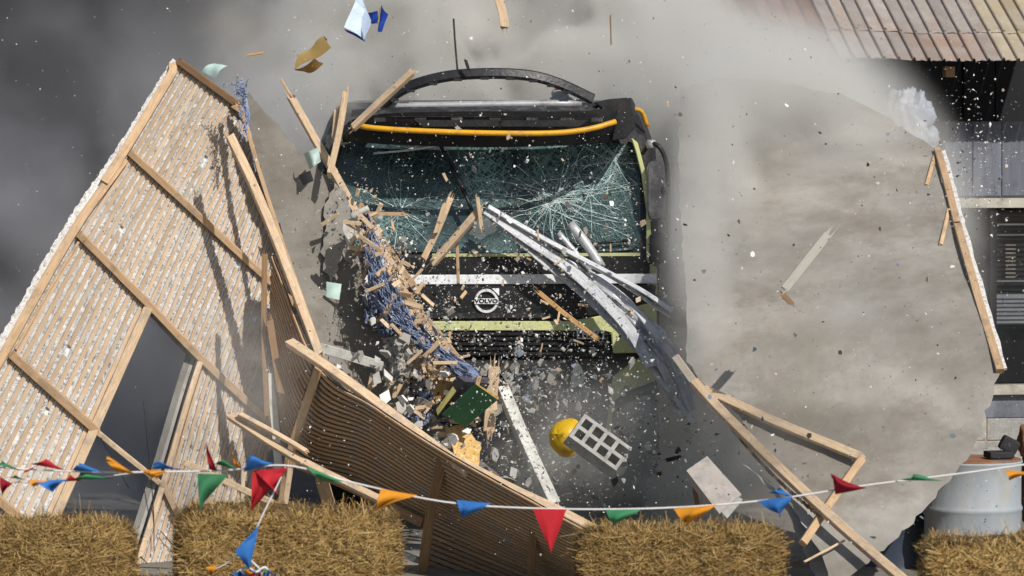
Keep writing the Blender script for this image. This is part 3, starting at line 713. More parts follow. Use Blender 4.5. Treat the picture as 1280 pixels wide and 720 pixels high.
sheet('dashboard', [(410,262,.5,330,.5),(806,262,.5,330,.5)], .3, GRILL)
# cracks: thin raised slivers on the glass
def wpt(x, y, off=.05): return T(x, y, wy(y)-off)
def crack(x, y, ang, ln, w, G, bend=.10, step=7):
    pts = [(x, y)]; a = ang
    while ln > 0:
        a += random.gauss(0, bend); s = random.uniform(.6, 1.3)*step; x += math.cos(a)*s; y += math.sin(a)*s; ln -= s
        if not (418 < x < 800 and 180 < y < 313): break
        pts.append((x, y))
    for p, q in zip(pts, pts[1:]):
        A, Bb = wpt(*p), wpt(*q); d = (Bb-A).normalized(); s = d.cross(Vector((0,-1,0))).normalized()*w*random.uniform(.5, 1.2)
        o = len(G[0]); G[0].extend([A-s, A+s, Bb+s*.8, Bb-s*.8, A+Vector((0,-.004,0)), Bb+Vector((0,-.004,0))]); G[1].extend([(o, o+4, o+5, o+3), (o+4, o+1, o+2, o+5)])
    return pts
G = ([], []); G2 = ([], [])
for (cx, cy, nn, L) in ((697,250,26,110),(684,256,14,50),(770,202,16,60),(500,262,16,70),(735,240,10,90)):
    for k in range(nn):
        a = 2*math.pi*k/nn+random.uniform(-.15, .15); pts = crack(cx+random.gauss(0, 3), cy+random.gauss(0, 2), a, L*random.uniform(.3, 1), .0030, G)
        for p in pts[2::3]:
            if random.random() < .6: crack(*p, a+random.choice((-1, 1))*random.uniform(.5, 1.2), random.uniform(10, 45), .0013, G2)
for k in range(150): crack(random.gauss(765, 30), random.uniform(185, 310), random.choice((.9, 2.2, 1.35, -.6))+random.gauss(0, .12), random.uniform(15, 75), .0013, G2, .06)
for cx, cy, nn, sx, sy in ((697,250,120,16,12), (720,236,60,22,6), (745,205,80,26,16), (775,262,70,16,26), (770,200,60,14,12)):
    for k in range(nn): crack(random.gauss(cx, sx), random.gauss(cy, sy), random.uniform(0, 6.28), random.uniform(4, 14), .0016, G, .1, 4)
for k in range(520): crack(random.gauss(488, 34), random.gauss(242, 32), random.choice((-.75, -.95, .4))+random.gauss(0, .2), random.uniform(6, 26), .0014, G2, .15, 5)
for k in range(40): crack(random.uniform(600, 800), random.uniform(240, 300), random.gauss(.2, .4), random.uniform(30, 100), .0013, G2, .12)
for k in range(3): crack(605, 238+k*4, .02, 190, .0028, G, .08)
build('crack', *G, CRACK, glass).__setitem__('kind', 'stuff')
build('fine_crack', *G2, CRACK2, glass).__setitem__('kind', 'stuff')
for x0, y0, x1, y1, nm in ((571,228,584,262,''), (584,262,592,300,'')): pass
def tl(name, pix, r, mat, par=lorry, seg=None, flat=1.0): return tube(name, [T(*q) for q in pix], r, mat, par, 8, seg, flat)
wp = tl('wiper', [(548,178,.10),(572,222,-.02),(590,262,-.08)], .014, BLACK, seg=8)
tl('wiper_blade', [(556,190,.06),(580,240,-.06)], .018, BLACK, wp)
tl('wiper', [(466,192,.12),(510,188,.12),(556,181,.10)], .007, WSTRIP, seg=6)
tl('wiper', [(640,318,.0),(700,308,-.03),(790,300,-.03)], .010, BLACK, seg=6)
# A pillar lime strips
for m_ in (0, 1):
    f = (lambda p: mir(p)) if m_ else (lambda p: p)
    prism('pillar_strip', f([(789,172),(797,178),(807,215),(813,262),(815,328),(808,330),(808,262),(802,218),(795,190)]), -.0, .22, LIME)
    prism('side_panel', f([(812,330),(821,334),(822,366),(816,372),(808,352)]), .0, .3, LIME)
# sun visor with its raised frame, rails and broken trim
vt = smooth_cols([(428,160,.0,178,.05),(446,148,-.20,178,-.06),(500,141,-.34,181,-.20),(608,139,-.38,184,-.24),(720,139,-.34,181,-.20),(760,134,-.26,177,-.14),(786,122,-.10,166,-.02),(794,130,.04,160,.08)])
sheet('sun_visor', vt, .02, BLACK, bow=.03)
sheet('visor_top', smooth_cols([(440,137,-.02,146,-.16),(500,134,-.1,146,-.34),(608,133,-.12,146,-.38),(740,132,-.1,143,-.3),(784,124,.0,134,-.12)]), .015, GRILL)
prism('visor_end', [(742,128),(760,124),(784,122),(794,158),(782,173),(764,176),(770,150)], -.20, .1, BLACK, bev=.008)
for x in (470, 520, 565, 612, 658, 700, 738): prism('visor_clip', [(x,147),(x+14,147),(x+14,152),(x,152)], -.40, -.36, GRILL, bev=0)
prism('visor_inner_panel', [(520,150),(735,150),(722,158),(530,158)], -.405, -.38, BLACK, bev=0)
tl('hand_rail', [(447,154,-.30),(462,159,-.42),(520,163,-.46),(610,166,-.48),(690,166,-.46),(735,161,-.42),(768,152,-.34)], .020, YEL, seg=24)
tl('hand_rail', [(790,136,.2),(803,139,.25),(811,158,.3)], .016, YEL, seg=8)
tl('light_bar', [(480,133,.0),(600,131,-.02),(727,129,.0)], .028, CHROME, seg=8)
for x in (498, 560, 640, 708): tl('bar_bracket', [(x,130,.02),(x,142,.02)], .018, BLACK)
arcp = [(452,158,.05),(478,131,-.02),(508,110,-.06),(556,96,-.10),(612,92,-.12),(664,95,-.10),(702,106,-.06),(741,124,.0)]
q = catmull([T(*a) for a in arcp], 36); V, F, UV = sweep_geo(q, .075, .05, (0,-.9,.3), .012)
arc = build('broken_trim', V, F, BLACK, lorry, UV)
for k in range(5, 34, 3):
    p = q[k]+Vector((0, -.01, -.035)); box('trim_clip', p, (.06, .05, .02), BLACK, arc)
b = T(702, 122, .1)
def disc_stack(name, c, prof, mat, par, n=20):
    V, F = [], []
    for r, z in prof:
        for k in range(n): V.append(c+Vector((math.cos(2*math.pi*k/n)*r, math.sin(2*math.pi*k/n)*r, z)))
    for j in range(len(prof)-1):
        for k in range(n): F.append((j*n+k, j*n+(k+1) % n, (j+1)*n+(k+1) % n, (j+1)*n+k))
    F.append(tuple(range(n-1, -1, -1))); F.append(tuple(range((len(prof)-1)*n, len(prof)*n)))
    return build(name, V, F, mat, par, smooth=True)
bc = disc_stack('beacon', b, [(.085, -.03), (.085, 0), (.07, .005), (.075, .03), (.068, .055)], CLEAR, lorry)
disc_stack('beacon_cap', b, [(.066, .055), (.06, .065), (.02, .068)], REDL, bc)
# front panels
prism('scuttle_line', [(540,317),(800,316),(800,320),(540,321)], -.015, .06, LIME, bev=.001)
prism('upper_front_panel', [(410,322),(806,321),(812,332),(812,343),(404,343),(404,330)], -.03, .1, BLACK, bev=.006)
prism('white_stripe', [(404,344),(820,342),(821,354),(404,356)], -.035, .1, WSTRIP, bev=.003)
prism('front_flap', [(404,357),(820,356),(818,372),(800,382),(768,390),(716,399),(404,399)], -.045, .1, BLACK, bev=.008)
prism('flap_crease', [(404,391),(712,391),(690,397),(404,398)], -.058, -.04, GRILL, bev=.002)
prism('bumper_panel', [(404,401),(712,401),(768,391),(804,380),(820,378),(822,440),(766,441),(764,416),(755,413),(404,413)], -.06, .1, LIME, bev=.006)
prism('grille_backing', [(404,414),(752,414),(762,420),(762,446),(404,446)], -.0, .1, GRILL, bev=.002)
for k in range(5): prism('grille_slat', [(404,415+k*6.2),(760,415+k*6.2),(760,419+k*6.2),(404,419+k*6.2)], -.05+.012*(k % 2), .02, BLACK, bev=.003)
badge = thing('x', '', '', (0,0,0)); bpy.data.objects.remove(badge)
# round badge: ring, bar, arrow and lettering
bcx, bcy = 608, 376
V, F = [], []; r0, r1 = .066, .088; n = 40; C0 = T(bcx, bcy, -.05)
for k in range(n):
    a = 2*math.pi*k/n
    for r, y in ((r0, 0), (r0+.004, -.014), (r1-.004, -.014), (r1, 0)): V.append(C0+Vector((math.cos(a)*r, y, math.sin(a)*r)))
for k in range(n):
    for j in range(3): F.append((k*4+j, k*4+j+1, ((k+1) % n)*4+j+1, ((k+1) % n)*4+j))
bd = build('badge', V, F, BADGE, lorry, smooth=False)
V, F = box_geo(C0+Vector((0,-.016,0)), (.172,.012,.040), None, .002); build('badge_bar', V, F, BADGE, bd)
V = [C0+Vector(v) for v in ((.050,-.017,.048),(.062,-.017,.036),(.078,-.017,.052),(.088,-.017,.042),(.090,-.017,.092),(.040,-.017,.090),(.052,-.017,.078),(.036,-.017,.062))]
V = [C0+Vector(v) for v in ((.040,-.020,.092),(.092,-.020,.092),(.092,-.020,.040))]
V2 = [v+Vector((0,.014,0)) for v in V]; build('badge_arrow', V+V2, [(2,1,0),(3,4,5),(0,1,4,3),(1,2,5,4),(2,0,3,5)], BADGE, bd)
def text(body, loc, size, mat, par, depth=.003, bold=.0, sx=1.0):
    c = bpy.data.curves.new('t', 'FONT'); c.body = body; c.size = size; c.extrude = depth; c.offset = bold; c.align_x = 'CENTER'; c.align_y = 'CENTER'; c.resolution_u = 3
    o = bpy.data.objects.new('t', c); COL.objects.link(o); bpy.context.view_layer.update()
    me = bpy.data.meshes.new_from_object(o.evaluated_get(bpy.context.evaluated_depsgraph_get())); bpy.data.objects.remove(o)
    M = Matrix.Translation(Vector(loc)-WO[par.name]) @ Matrix.Rotation(R(90), 4, 'X') @ Matrix.Diagonal((sx,1,1,1))
    me.transform(M); me.materials.clear(); me.materials.append(mat)
    o = bpy.data.objects.new('lettering', me); COL.objects.link(o); o.parent = par; WO[o.name] = WO[par.name].copy(); return o
INK = surf('ink', (.01,.01,.012), (.015,.015,.017), 5, .6, 0)
text('VOLVO', C0+Vector((0,-.023,0)), .040, INK, bd, .002, .0018, 1.25)
pl = prism('model_plate', [(721,412),(755,412),(755,423),(721,423)], -.075, -.04, BADGE, bev=.002)
prism('plate_inset', [(723,413.5),(753,413.5),(753,421.5),(723,421.5)], -.078, -.06, INK, pl, bev=0)
text('FMX', T(738, 417.5, -.080), .050, BADGE, pl, .003, .0015, 1.3)
# lower front
prism('lower_bumper', [(404,449),(760,449),(762,470),(404,470)], -.02, .2, GRILL, bev=.01)
prism('bumper_step', [(420,474),(750,474),(755,496),(420,496)], .02, .3, GRILL, bev=.01)
prism('bumper_step', [(430,500),(745,500),(740,530),(430,530)], .06, .3, BLACK, bev=.01)
prism('tow_beam', [(440,536),(745,536),(745,572),(440,572)], .10, .4, GRILL, bev=.01)
prism('skid_plate', [(430,578),(750,578),(735,612),(450,612)], .14, .4, BLACK, bev=.01)
for k in range(9): prism('step_rib', [(450+k*32,476),(462+k*32,476),(462+k*32,494),(450+k*32,494)], .0, .05, BLACK, bev=.003)
CR = [(766,470),(800,446),(808,444),(822,468),(823,474),(784,488),(768,500),(764,530),(762,546),(757,540)]
for m_ in (0, 1):
    prism('corner_panel', mir(CR) if m_ else CR, -.06, .15, LIME, bev=.006)
    hl = [(774,500),(812,484),(822,500),(820,540),(775,545)]
    h = prism('headlight', mir(hl) if m_ else hl, .0, .2, BLACK, bev=.01)
    hp = [(782,505),(806,494),(814,504),(812,530),(784,534)]; prism('lens', mir(hp) if m_ else hp, -.012, .03, CLEAR, h)
    cx = XC+(-1 if m_ else 1)*1.02
    wv, wf = [], []; n = 32; pr = [(.30,-.15),(.46,-.16),(.50,-.12),(.50,.12),(.46,.16),(.30,.15)]
    for k in range(n):
        a = 2*math.pi*k/n
        for r, x in pr: wv.append(Vector((cx+x, 1.25+math.cos(a)*r, .5+math.sin(a)*r)))
    for k in range(n):
        for j in range(5): wf.append((k*6+j, ((k+1) % n)*6+j, ((k+1) % n)*6+j+1, k*6+j+1))
    w = build('wheel', wv, wf, TYRE, lorry, smooth=True)
    V, F = box_geo((cx, 1.25, .5), (.2,.42,.42), None, .05); build('rim', V, F, CHROME, w)
# mirrors at the right (and a folded one at the left, behind the debris)
mr = tl('mirror_arm', [(803,192,.05),(812,180,-.02),(824,184,-.05),(833,206,-.06),(835,250,-.06),(834,300,-.06),(830,326,-.03)], .017, BLACK, seg=20)
MIRG = surf('mirror_housing', (.10,.10,.105), (.05,.05,.055), 5, .4, .1, 20, dirt=(.22,.21,.20), dscale=5)
prism('mirror_housing', [(811,202),(824,200),(829,212),(830,262),(828,274),(812,276),(808,262),(808,212)], -.08, .05, MIRG, mr, .012)
prism('mirror_housing', [(812,292),(828,290),(834,298),(834,324),(826,330),(811,328)], -.08, .06, BLACK, mr, .012)
disc_stack('mirror_knuckle', T(830, 238, -.06), [(.03,-.03),(.035,0),(.03,.03)], BLACK, mr, 10)
disc_stack('mirror_mount', T(814, 180, -.01), [(.035,-.03),(.04,0),(.03,.03)], CHROME, mr, 10)
tl('mirror_arm', [(412,192,.05),(402,184,-.02),(392,206,-.06),(392,300,-.06)], .017, BLACK, seg=12)
# chassis, bed behind the cab
V, F = join([box_geo((XC-.4, 4.2, .85), (.1, 4.2, .25)), box_geo((XC+.4, 4.2, .85), (.1, 4.2, .25))]); build('chassis_rail', V, F, GRILL, lorry)
# ------------------------------------------------------------ bent metal bundle over the front
def strap(pix, w, label, mat=ALU, t=None, tube_r=None, seg=16, group='metal strips and pipes across the lorry front', name='metal_strip'):
    pts = [P(x, y, Y*(.42+.58*max(0, min(1, (x-720)/110)))) for x, y, Y in pix]
    if tube_r: o = tube(name, pts, PM(tube_r, -.5), mat, None, 10, seg)
    else:
        o = beam(name, pts, PM(w, -.6), PM(t or 3, -.6), mat, None, (.15,-.85,.45), seg, .003, .004)
    return tag(o, label, 'metal strip' if not tube_r else 'pipe', group)
strap([(608,262,-.55),(655,296,-.60),(700,326,-.66),(745,366,-.7),(785,410,-.75),(815,458,-.8)], 15, 'widest bright metal strip curving down from the windscreen base')
strap([(612,266,-.52),(668,318,-.58),(722,362,-.62),(772,410,-.7),(812,452,-.75)], 9, 'dull metal strip bowing lowest along the bundle')
strap([(610,258,-.62),(672,294,-.66),(740,330,-.7),(800,362,-.75),(840,388,-.8)], 6, 'thin metal channel ending highest at the right')
strap([(625,270,-.60),(700,312,-.64),(770,350,-.7),(838,396,-.78)], 4, 'thin dark edged metal strip under the highest channel', CHROME)
strap([(735,340,-.6),(780,372,-.66),(822,420,-.72),(846,452,-.8)], 8, 'short metal strip fanning out by the right corner')
strap([(720,352,-.5),(768,392,-.58),(816,440,-.68),(850,505,-.8)], 10, 'metal strip fanning down beside the lime corner', CHROME)
strap([(760,400,-.5),(806,446,-.6),(838,500,-.75),(856,522,-.9)], 6, 'narrow metal strip hanging lowest at the right')
strap([(790,430,-.55),(822,470,-.7),(868,530,-.95)], 5, 'thin bent strip trailing toward the right wall section')
def late(): pass
strap([(690,330,-.48),(760,378,-.55),(830,450,-.7)], 5, 'flat dark strip inside the metal bundle', CHROME)
strap([(713,280,-.45),(733,305,-.5),(752,334,-.55)], 0, 'fat grey pipe stub sticking up from the bundle', CHROME, tube_r=6, seg=6, name='pipe')
strap([(698,291,-.45),(716,312,-.5),(738,338,-.55)], 0, 'thin grey pipe stub left of the fat one', CHROME, tube_r=3.6, seg=6, name='pipe')
# ------------------------------------------------------------ net, board pieces, box, helmet, block
def ribbon(name, pix, ws, mat, label, cat, amp=.05, nu=14, nv=60, seed=0, group=None, holes=0):
    pts = catmull([P(*q) for q in pix], nv); V, F = [], []
    for i, p in enumerate(pts):
        tg = (pts[min(i+1, nv)]-pts[max(i-1, 0)]).normalized(); s = tg.cross(Vector((0,-1,0))).normalized(); f = i/nv*(len(ws)-1); k = min(int(f), len(ws)-2); w = PM(ws[k]*(1-(f-k))+ws[k+1]*(f-k), -1)
        for j in range(nu+1):
            u = j/nu-.5; c = Vector((u*13, i*.11, seed)); off = mn.noise(c)*amp+.6*amp*mn.noise(c*2.7)+.3*amp*mn.noise(c*7)
            wob = 1+.35*mn.noise(Vector((seed, i*.25, 2)))
            V.append(p+s*(u*w*wob)+Vector((0, -off-.03*math.cos(u*3.1), off*.3)))
    for i in range(nv):
        for j in range(nu):
            if holes and mn.noise(Vector((j*.6, i*.4, seed+9))) > .28+.0/holes: continue
            a = i*(nu+1)+j; F.append((a, a+1, a+nu+2, a+nu+1))
    V2 = [v+Vector((0, .006, 0)) for v in V]; m = len(V); F += [tuple(x+m for x in f[::-1]) for f in F]
    o = build(name, V+V2, F, mat, smooth=True); return tag(o, label, cat, group)
SHEETM = surf('crumpled_grey_sheet', (.52,.53,.55), (.26,.27,.29), 7, .3, 1.0, 12, dirt=(.62,.62,.62), dscale=5, metal=.35)
ribbon('metal_sheet', [(640,284,-.20),(690,320,-.20),(740,358,-.24),(792,402,-.38),(830,448,-.58),(862,514,-.8)], [5,16,26,34,42,18], SHEETM, 'crumpled silvery metal sheet widening toward the lower right of the cab front', 'metal sheet', .035, nu=18, seed=21)
ribbon('netting', [(455,268,-1.25),(466,322,-1.3),(484,372,-1.35),(512,410,-1.35),(545,440,-1.35),(594,474,-1.3)], [8,24,34,26,18,26], NET, 'torn blue netting running down the debris heap', 'netting', .10, nu=18, seed=1, holes=1)
def threads(path, n, wd, seed, label):
    rg = random.Random(seed); pts = catmull([P(*q) for q in path], 60); V, F = [], []
    for k in range(n):
        a = rg.randint(0, 48); L = rg.randint(5, 16); o1 = rg.gauss(0, wd); o2 = rg.gauss(0, wd); prev = None
        for j in range(L):
            p = pts[min(60, a+j)]; f = j/L; q = p+Vector((PM(o1*(1-f)+o2*f, -1)+rg.gauss(0, .006), -.05-rg.random()*.05, PM(o1*.5*(1-f)-o2*.5*f, -1)+rg.gauss(0, .006)))
            if prev is not None:
                s_ = Vector((rg.choice((.0025,-.0025)), 0, .0025)); o = len(V); V += [prev-s_, prev+s_, q+s_, q-s_, (prev+q)/2+Vector((0,-.004,0))]; F += [(o,o+1,o+4),(o+1,o+2,o+4),(o+2,o+3,o+4),(o+3,o,o+4)]
            prev = q
    o = build('netting_threads', V, F, NETL); kind(o, 'stuff'); o['label'] = label; o['category'] = 'netting'
NETL = surf('pale_blue_thread', (.30,.36,.50), (.16,.22,.38), 14, .7, 0)
threads([(455,262,-1.3),(468,322,-1.35),(486,372,-1.4),(512,410,-1.4),(545,440,-1.4),(594,474,-1.35)], 70, 9, 3, 'loose blue threads fraying from the netting on the debris heap')
threads([(296,96,-1.5),(304,125,-1.5),(306,180,-1.5)], 40, 6, 4, 'loose blue threads at the top fold of the wall sections')
ribbon('netting', [(470,352,-1.0),(474,390,-1.0),(492,415,-1.0)], [30,40,26], NET, 'tangled clump of blue netting left of the main strip', 'netting', .10, seed=5, holes=1)
ribbon('netting', [(300,108,-1.45),(308,135,-1.45),(312,176,-1.45),(320,215,-1.5)], [3,7,4,2], NET, 'wisp of blue netting at the top of the left plaster slab', 'netting', .04, nu=6, seed=7, holes=1)
ribbon('netting', [(536,488,-1.2),(524,520,-1.2),(520,548,-1.2)], [16,26,18], NET, 'blue and white netting scrap under the chipboard', 'netting', .08, seed=12, holes=1)
ribbon('torn_sheet', [(500,440,-1.35),(494,466,-1.35),(478,492,-1.35)], [30,16,5], PLG, 'torn pale sheet tapering down onto the plaster slab', 'sheet', .05, seed=15)
def flat(name, poly, Y, th, mat, label, cat, tilt=(0, 0), group=None, step=0, amp=0):
    """flat board from pixel outline, real thickness, tilted in depth per pixel"""
    cx = sum(p[0] for p in poly)/len(poly); cy = sum(p[1] for p in poly)/len(poly)
    o = slab(name, poly, lambda x, y: Y+(x-cx)*tilt[0]+(y-cy)*tilt[1], th, mat, step=step or 400, amp=amp, relief=0, grid=400) if not step else slab(name, poly, lambda x, y: Y+(x-cx)*tilt[0]+(y-cy)*tilt[1], th, mat, step=step, amp=amp, relief=.002, grid=10)
    return tag(o, label, cat, group)
flat('board', [(531,456),(556,448),(568,490),(545,505)], -1.25, .02, OSB, 'orange chipboard piece left of the dark box', 'board', (.001, .003), step=6, amp=.5)
flat('board', [(556,534),(580,530),(602,560),(598,584),(572,580)], -1.55, .02, OSB, 'orange chipboard piece half hidden under the dark box', 'board', (.001, -.003), step=6, amp=.6)
# open black box with green lid
bx = thing('open_box', 'open black box with a dark green flap tumbling in the debris', 'box', P(580, 530, -1.4))
flat_part = lambda n, poly, dep, th, mat: slab(n, poly, dep, th, mat, bx, step=400, amp=0, relief=0, grid=400)
def quad3(name, pts, th, mat, par):
    V = [P(*q) for q in pts]; nrm = (V[1]-V[0]).cross(V[2]-V[0]).normalized()
    if nrm.y > 0: V = V[::-1]; nrm = -nrm
    m = len(V); V2 = [v-nrm*th for v in V]
    F = [tuple(range(m)), tuple(range(2*m-1, m-1, -1))]+[((i+1) % m, i, i+m, (i+1) % m+m) for i in range(m)]
    return build(name, V+V2, F, mat, par)
quad3('side', [(541,516,-1.5),(571,470,-1.55),(582,478,-1.6),(546,523,-1.55)], .01, BLACK, bx)
quad3('label_strip', [(545,512,-1.57),(566,483,-1.60),(570,489,-1.62),(547,519,-1.60)], .004, surf('yellow_felt', (.42,.36,.12), (.34,.30,.10), 6, .8, 0), bx)
quad3('side', [(571,470,-1.5),(612,472,-1.3),(609,480,-1.35),(580,479,-1.55)], .012, surf('grey_plastic', (.10,.09,.11), (.07,.065,.08), 6, .35, 0), bx)
quad3('bottom', [(546,523,-1.5),(582,478,-1.55),(612,480,-1.35),(590,520,-1.3)], .01, BLACK, bx)
quad3('lid', [(553,519,-1.72),(595,481,-1.75),(622,500,-1.65),(582,534,-1.62)], .02, GREEN, bx)
quad3('lid_edge', [(595,479,-1.74),(624,497,-1.64),(622,500,-1.64),(594,482,-1.74)], .015, OSB, bx)
quad3('fabric', [(600,500,-1.5),(620,496,-1.45),(622,512,-1.45),(608,514,-1.5)], .01, WOOD2, bx)
# yellow helmet
ht = thing('hard_hat', 'scuffed yellow hard hat flying left of the hollow concrete block', 'hard hat', P(703, 565, -2.2))
hc = P(706, 546, -2.2); V, F = [], []; n, mrings = 28, 12; ax = Vector((-.62, -.72, .25)).normalized(); s1 = ax.cross(Vector((0,0,1))).normalized(); s2 = ax.cross(s1)
for j in range(mrings+1):
    a = j/mrings*math.pi/2*1.08
    for k in range(n):
        t = 2*math.pi*k/n; r = PM(22, -2.2)*(1+.035*math.cos(2*t))*(1+(.03*math.cos(8*t) if j < 9 else 0)*.3); V.append(hc+ax*(math.cos(a)*r*.95-.02)+(s1*math.cos(t)+s2*math.sin(t)*1.08)*math.sin(a)*r)
for j in range(mrings):
    for k in range(n): F.append((j*n+k, (j+1)*n+k, (j+1)*n+(k+1) % n, j*n+(k+1) % n))
build('shell', V, F, HAT, ht, smooth=True)
V, F = [], []
for k in range(n):
    t = 2*math.pi*k/n; rr = PM(20, -2.2)
    for r, h in ((rr*1.05, -.03), (rr*1.16, -.040), (rr*1.16, -.034), (rr*1.05, -.02)): V.append(hc+ax*h+(s1*math.cos(t)+s2*math.sin(t)*1.08)*r)
for k in range(n):
    for j in range(4): F.append((k*4+j, k*4+(j+1) % 4, ((k+1) % n)*4+(j+1) % 4, ((k+1) % n)*4+j))
build('brim', V, F, HAT, ht)
# hollow block: solid walls round eight cells
blk = thing('hollow_block', 'grey hollow concrete block with eight cells falling beside the yellow hard hat', 'concrete block', P(745, 590, -2.6))
A0, A1, A3 = P(731, 517, -2.60), P(790, 560, -2.60), P(711, 545, -2.78)      # corners of the cell face
eu = A1-A0; ev = A3-A0; en = eu.cross(ev).normalized(); 
if en.y > 0: en = -en
eb = -en*.09
def bp(u, v, w): return A0+eu*u+ev*v+eb*w
def bbx(name, u0, u1, v0, v1, w0=0, w1=1, mat=CONC):
    V = [bp(u, v, w) for w in (w0, w1) for v in (v0, v1) for u in (u0, u1)]
    F = [(0,1,3,2),(4,6,7,5),(0,4,5,1),(2,3,7,6),(0,2,6,4),(1,5,7,3)]
    c = sum(V, Vector())/8
    F = [f if (V[f[1]]-V[f[0]]).cross(V[f[2]]-V[f[0]]).dot(V[f[0]]-c) > 0 else f[::-1] for f in F]; return V, F
gs = []
for v0, v1 in ((0, .12), (.44, .57), (.87, 1)): gs.append(bbx('', 0, 1 if v0 < .5 else 1.0, v0, v1))
for i, (u0, u1) in enumerate(((0, .065), (.22, .29), (.46, .53), (.70, .77), (.94, 1.0))):
    for v0, v1 in ((.118, .442), (.568, .872)):
        if i == 4 and v0 < .5: continue
        gs.append(bbx('', u0, u1, v0, v1, .003))
V, F = join(gs); build('block_walls', V, F, CONC, blk)
V, F = bbx('', .02, .98, .02, .98, .97, .995); build('block_base', V, F, CONC, blk)
for k in range(9): 
    p = bp(1+random.uniform(-.02, .03), random.uniform(0, .5), random.uniform(0, .8)); V, F = box_geo(p, (.02,.02,.02), Matrix.Rotation(random.random()*3, 3, 'Z'), .003); build('broken_edge', V, F, CONC, blk)
# grey block at the lower right, plain two faced
sb = thing('stone_block', 'pinkish grey masonry block falling above the right straw bale', 'masonry block', P(895, 625, -4.4))
q = [(858,588,-4.4),(884,570,-4.25),(927,618,-4.35),(900,643,-4.6)]; qb = [(x+1, y+12, Y+.22) for x, y, Y in q]
V = [P(*a) for a in q]+[P(*a) for a in qb]; V[6] += Vector((.0,0,.0))
build('block_faces', V, [(3,2,1,0),(4,5,6,7),(0,1,5,4),(1,2,6,5),(2,3,7,6),(3,0,4,7)], surf('pink_grey_stone', (.42,.375,.34), (.32,.29,.26), 9, .95, .5, 40, dirt=(.24,.22,.20), dscale=9), sb)
quad3('mortar_face', [(902,640,-4.62),(922,621,-4.4),(929,624,-4.37),(909,648,-4.6)], .01, CONC, sb)
timber([(868,608,-4.2),(872,634,-4.2),(877,662,-4.2)], 6, 'reddish brown stick below the masonry block', surf('reddish_stick', (.26,.14,.09), (.18,.09,.06), 9, .8, .2, 30, uv=True, stretch=(.8,9,9)), seg=4, group='loose timbers in the air')
timber([(834,575,-1.8),(851,571,-1.8)], 5, 'short black stick flying left of the masonry block', FAB, group='loose timbers in the air')
timber([(1034,294,-3.2),(1008,327,-3.2),(981,361,-3.2)], 11, 'dusty pale plank flying in front of the right wall section', surf('dust_plank', (.54,.52,.45), (.46,.44,.38), 9, .8, .2, 30, uv=True, stretch=(.8,9,9)), t=5, group='loose timbers in the air')
timber([(979,368,-3.2),(990,380,-3.2)], 7, 'small brown offcut under the flying pale plank', OLDW, group='loose timbers in the air')
timber([(622,-5,.4),(628,15,.4),(631,34,.4)], 11, 'hazy plank falling at the top centre', WOOD2, group='loose timbers in the air')
timber([(567,24,.1),(569,55,.1),(572,90,.1)], 2.5, 'thin dark rod falling above the roof trim', FAB, group='loose timbers in the air')
timber([(582,75,-.2),(586,88,-.2)], 4, 'small dark stick above the roof trim', FAB, group='loose timbers in the air')
timber([(763,20,.3),(764,55,.3)], 2, 'thin dark splinter at the top right of centre', OLDW, group='loose timbers in the air')
timber([(309,69,-1),(329,66,-1)], 3, 'small orange brown splinter above the tall section', MATS['orange_pine'], group='loose timbers in the air')
# cards, papers, cup
def cloth_quad(name, c4, mat, label, cat, curl=.05, n=10, th=.003, parent=None, group=None, axis=0):
    """c4: four (px,py,Y) corners; curled sheet"""
    A, B_, C_, D = [P(*q) for q in c4]; V, F = [], []
    nr = (B_-A).cross(D-A).normalized()
    if nr.y > 0: nr = -nr
    for j in range(n+1):
        for i in range(n+1):
            u, v = i/n, j/n; p = A.lerp(B_, u).lerp(D.lerp(C_, u), v); w = u if axis == 0 else v
            V.append(p+nr*curl*math.sin(w*math.pi)+nr*curl*.15*math.sin(v*7+u*4))
    m = len(V); V += [v-nr*th for v in V]
    for j in range(n):
        for i in range(n):
            a = j*(n+1)+i; F.append((a, a+1, a+n+2, a+n+1)); F.append((a+n+1+m, a+n+2+m, a+1+m, a+m))
    o = build(name, V, F, mat, parent, smooth=True)
    return tag(o, label, cat, group) if parent is None else o
cloth_quad('card', [(252,90,-1.2),(268,79,-1.2),(284,82,-1.3),(270,98,-1.3)], MINT, 'pale green card flying above the tall wall section', 'card', .02, group='pale green cards in the air')
cloth_quad('card', [(408,352,-1.5),(427,355,-1.5),(424,375,-1.5),(408,371,-1.5)], MINT, 'pale green square card in front of the left plaster slab', 'card', .012, group='pale green cards in the air')
cloth_quad('card', [(380,192,-1.3),(398,184,-1.3),(401,202,-1.3),(387,212,-1.3)], MINT, 'curled pale green card beside the leaning stud', 'card', .06, group='pale green cards in the air')
cloth_quad('card', [(373,219,-1.6),(388,213,-1.6),(392,226,-1.6),(379,232,-1.6)], INK, 'small black square card below the curled green one', 'card', .004)
cloth_quad('paper_sheet', [(368,87,-1),(397,66,-1),(408,48,-1.1),(414,60,-1.1)], KRAFT, 'curled tan paper flying left of the roof trim', 'paper', .06, axis=0)
cloth_quad('paper_sheet', [(368,87,-1.02),(393,74,-1.12),(404,80,-1.05),(385,91,-1)], surf('tan_paper_shade', (.42,.24,.06), (.34,.19,.05), 5, .8, .2, 20), 'darker lower curl of the flying tan paper', 'paper', .02)
bk = thing('book', 'open blue book with pale pages flying at the top left of centre', 'book', P(457, 40, -.8))
cloth_quad('page', [(443,-3,-.8),(452,-3,-.8),(464,26,-.9),(455,50,-.9)], PAPER, '', '', .0, parent=bk); 
cloth_quad('page', [(444,2,-.85),(466,24,-.8),(455,49,-.85),(430,34,-.9)], PAPER, '', '', .02, parent=bk)
cloth_quad('page', [(430,36,-.86),(456,48,-.82),(456,52,-.82),(434,40,-.86)], BLUEC, '', '', .006, parent=bk)
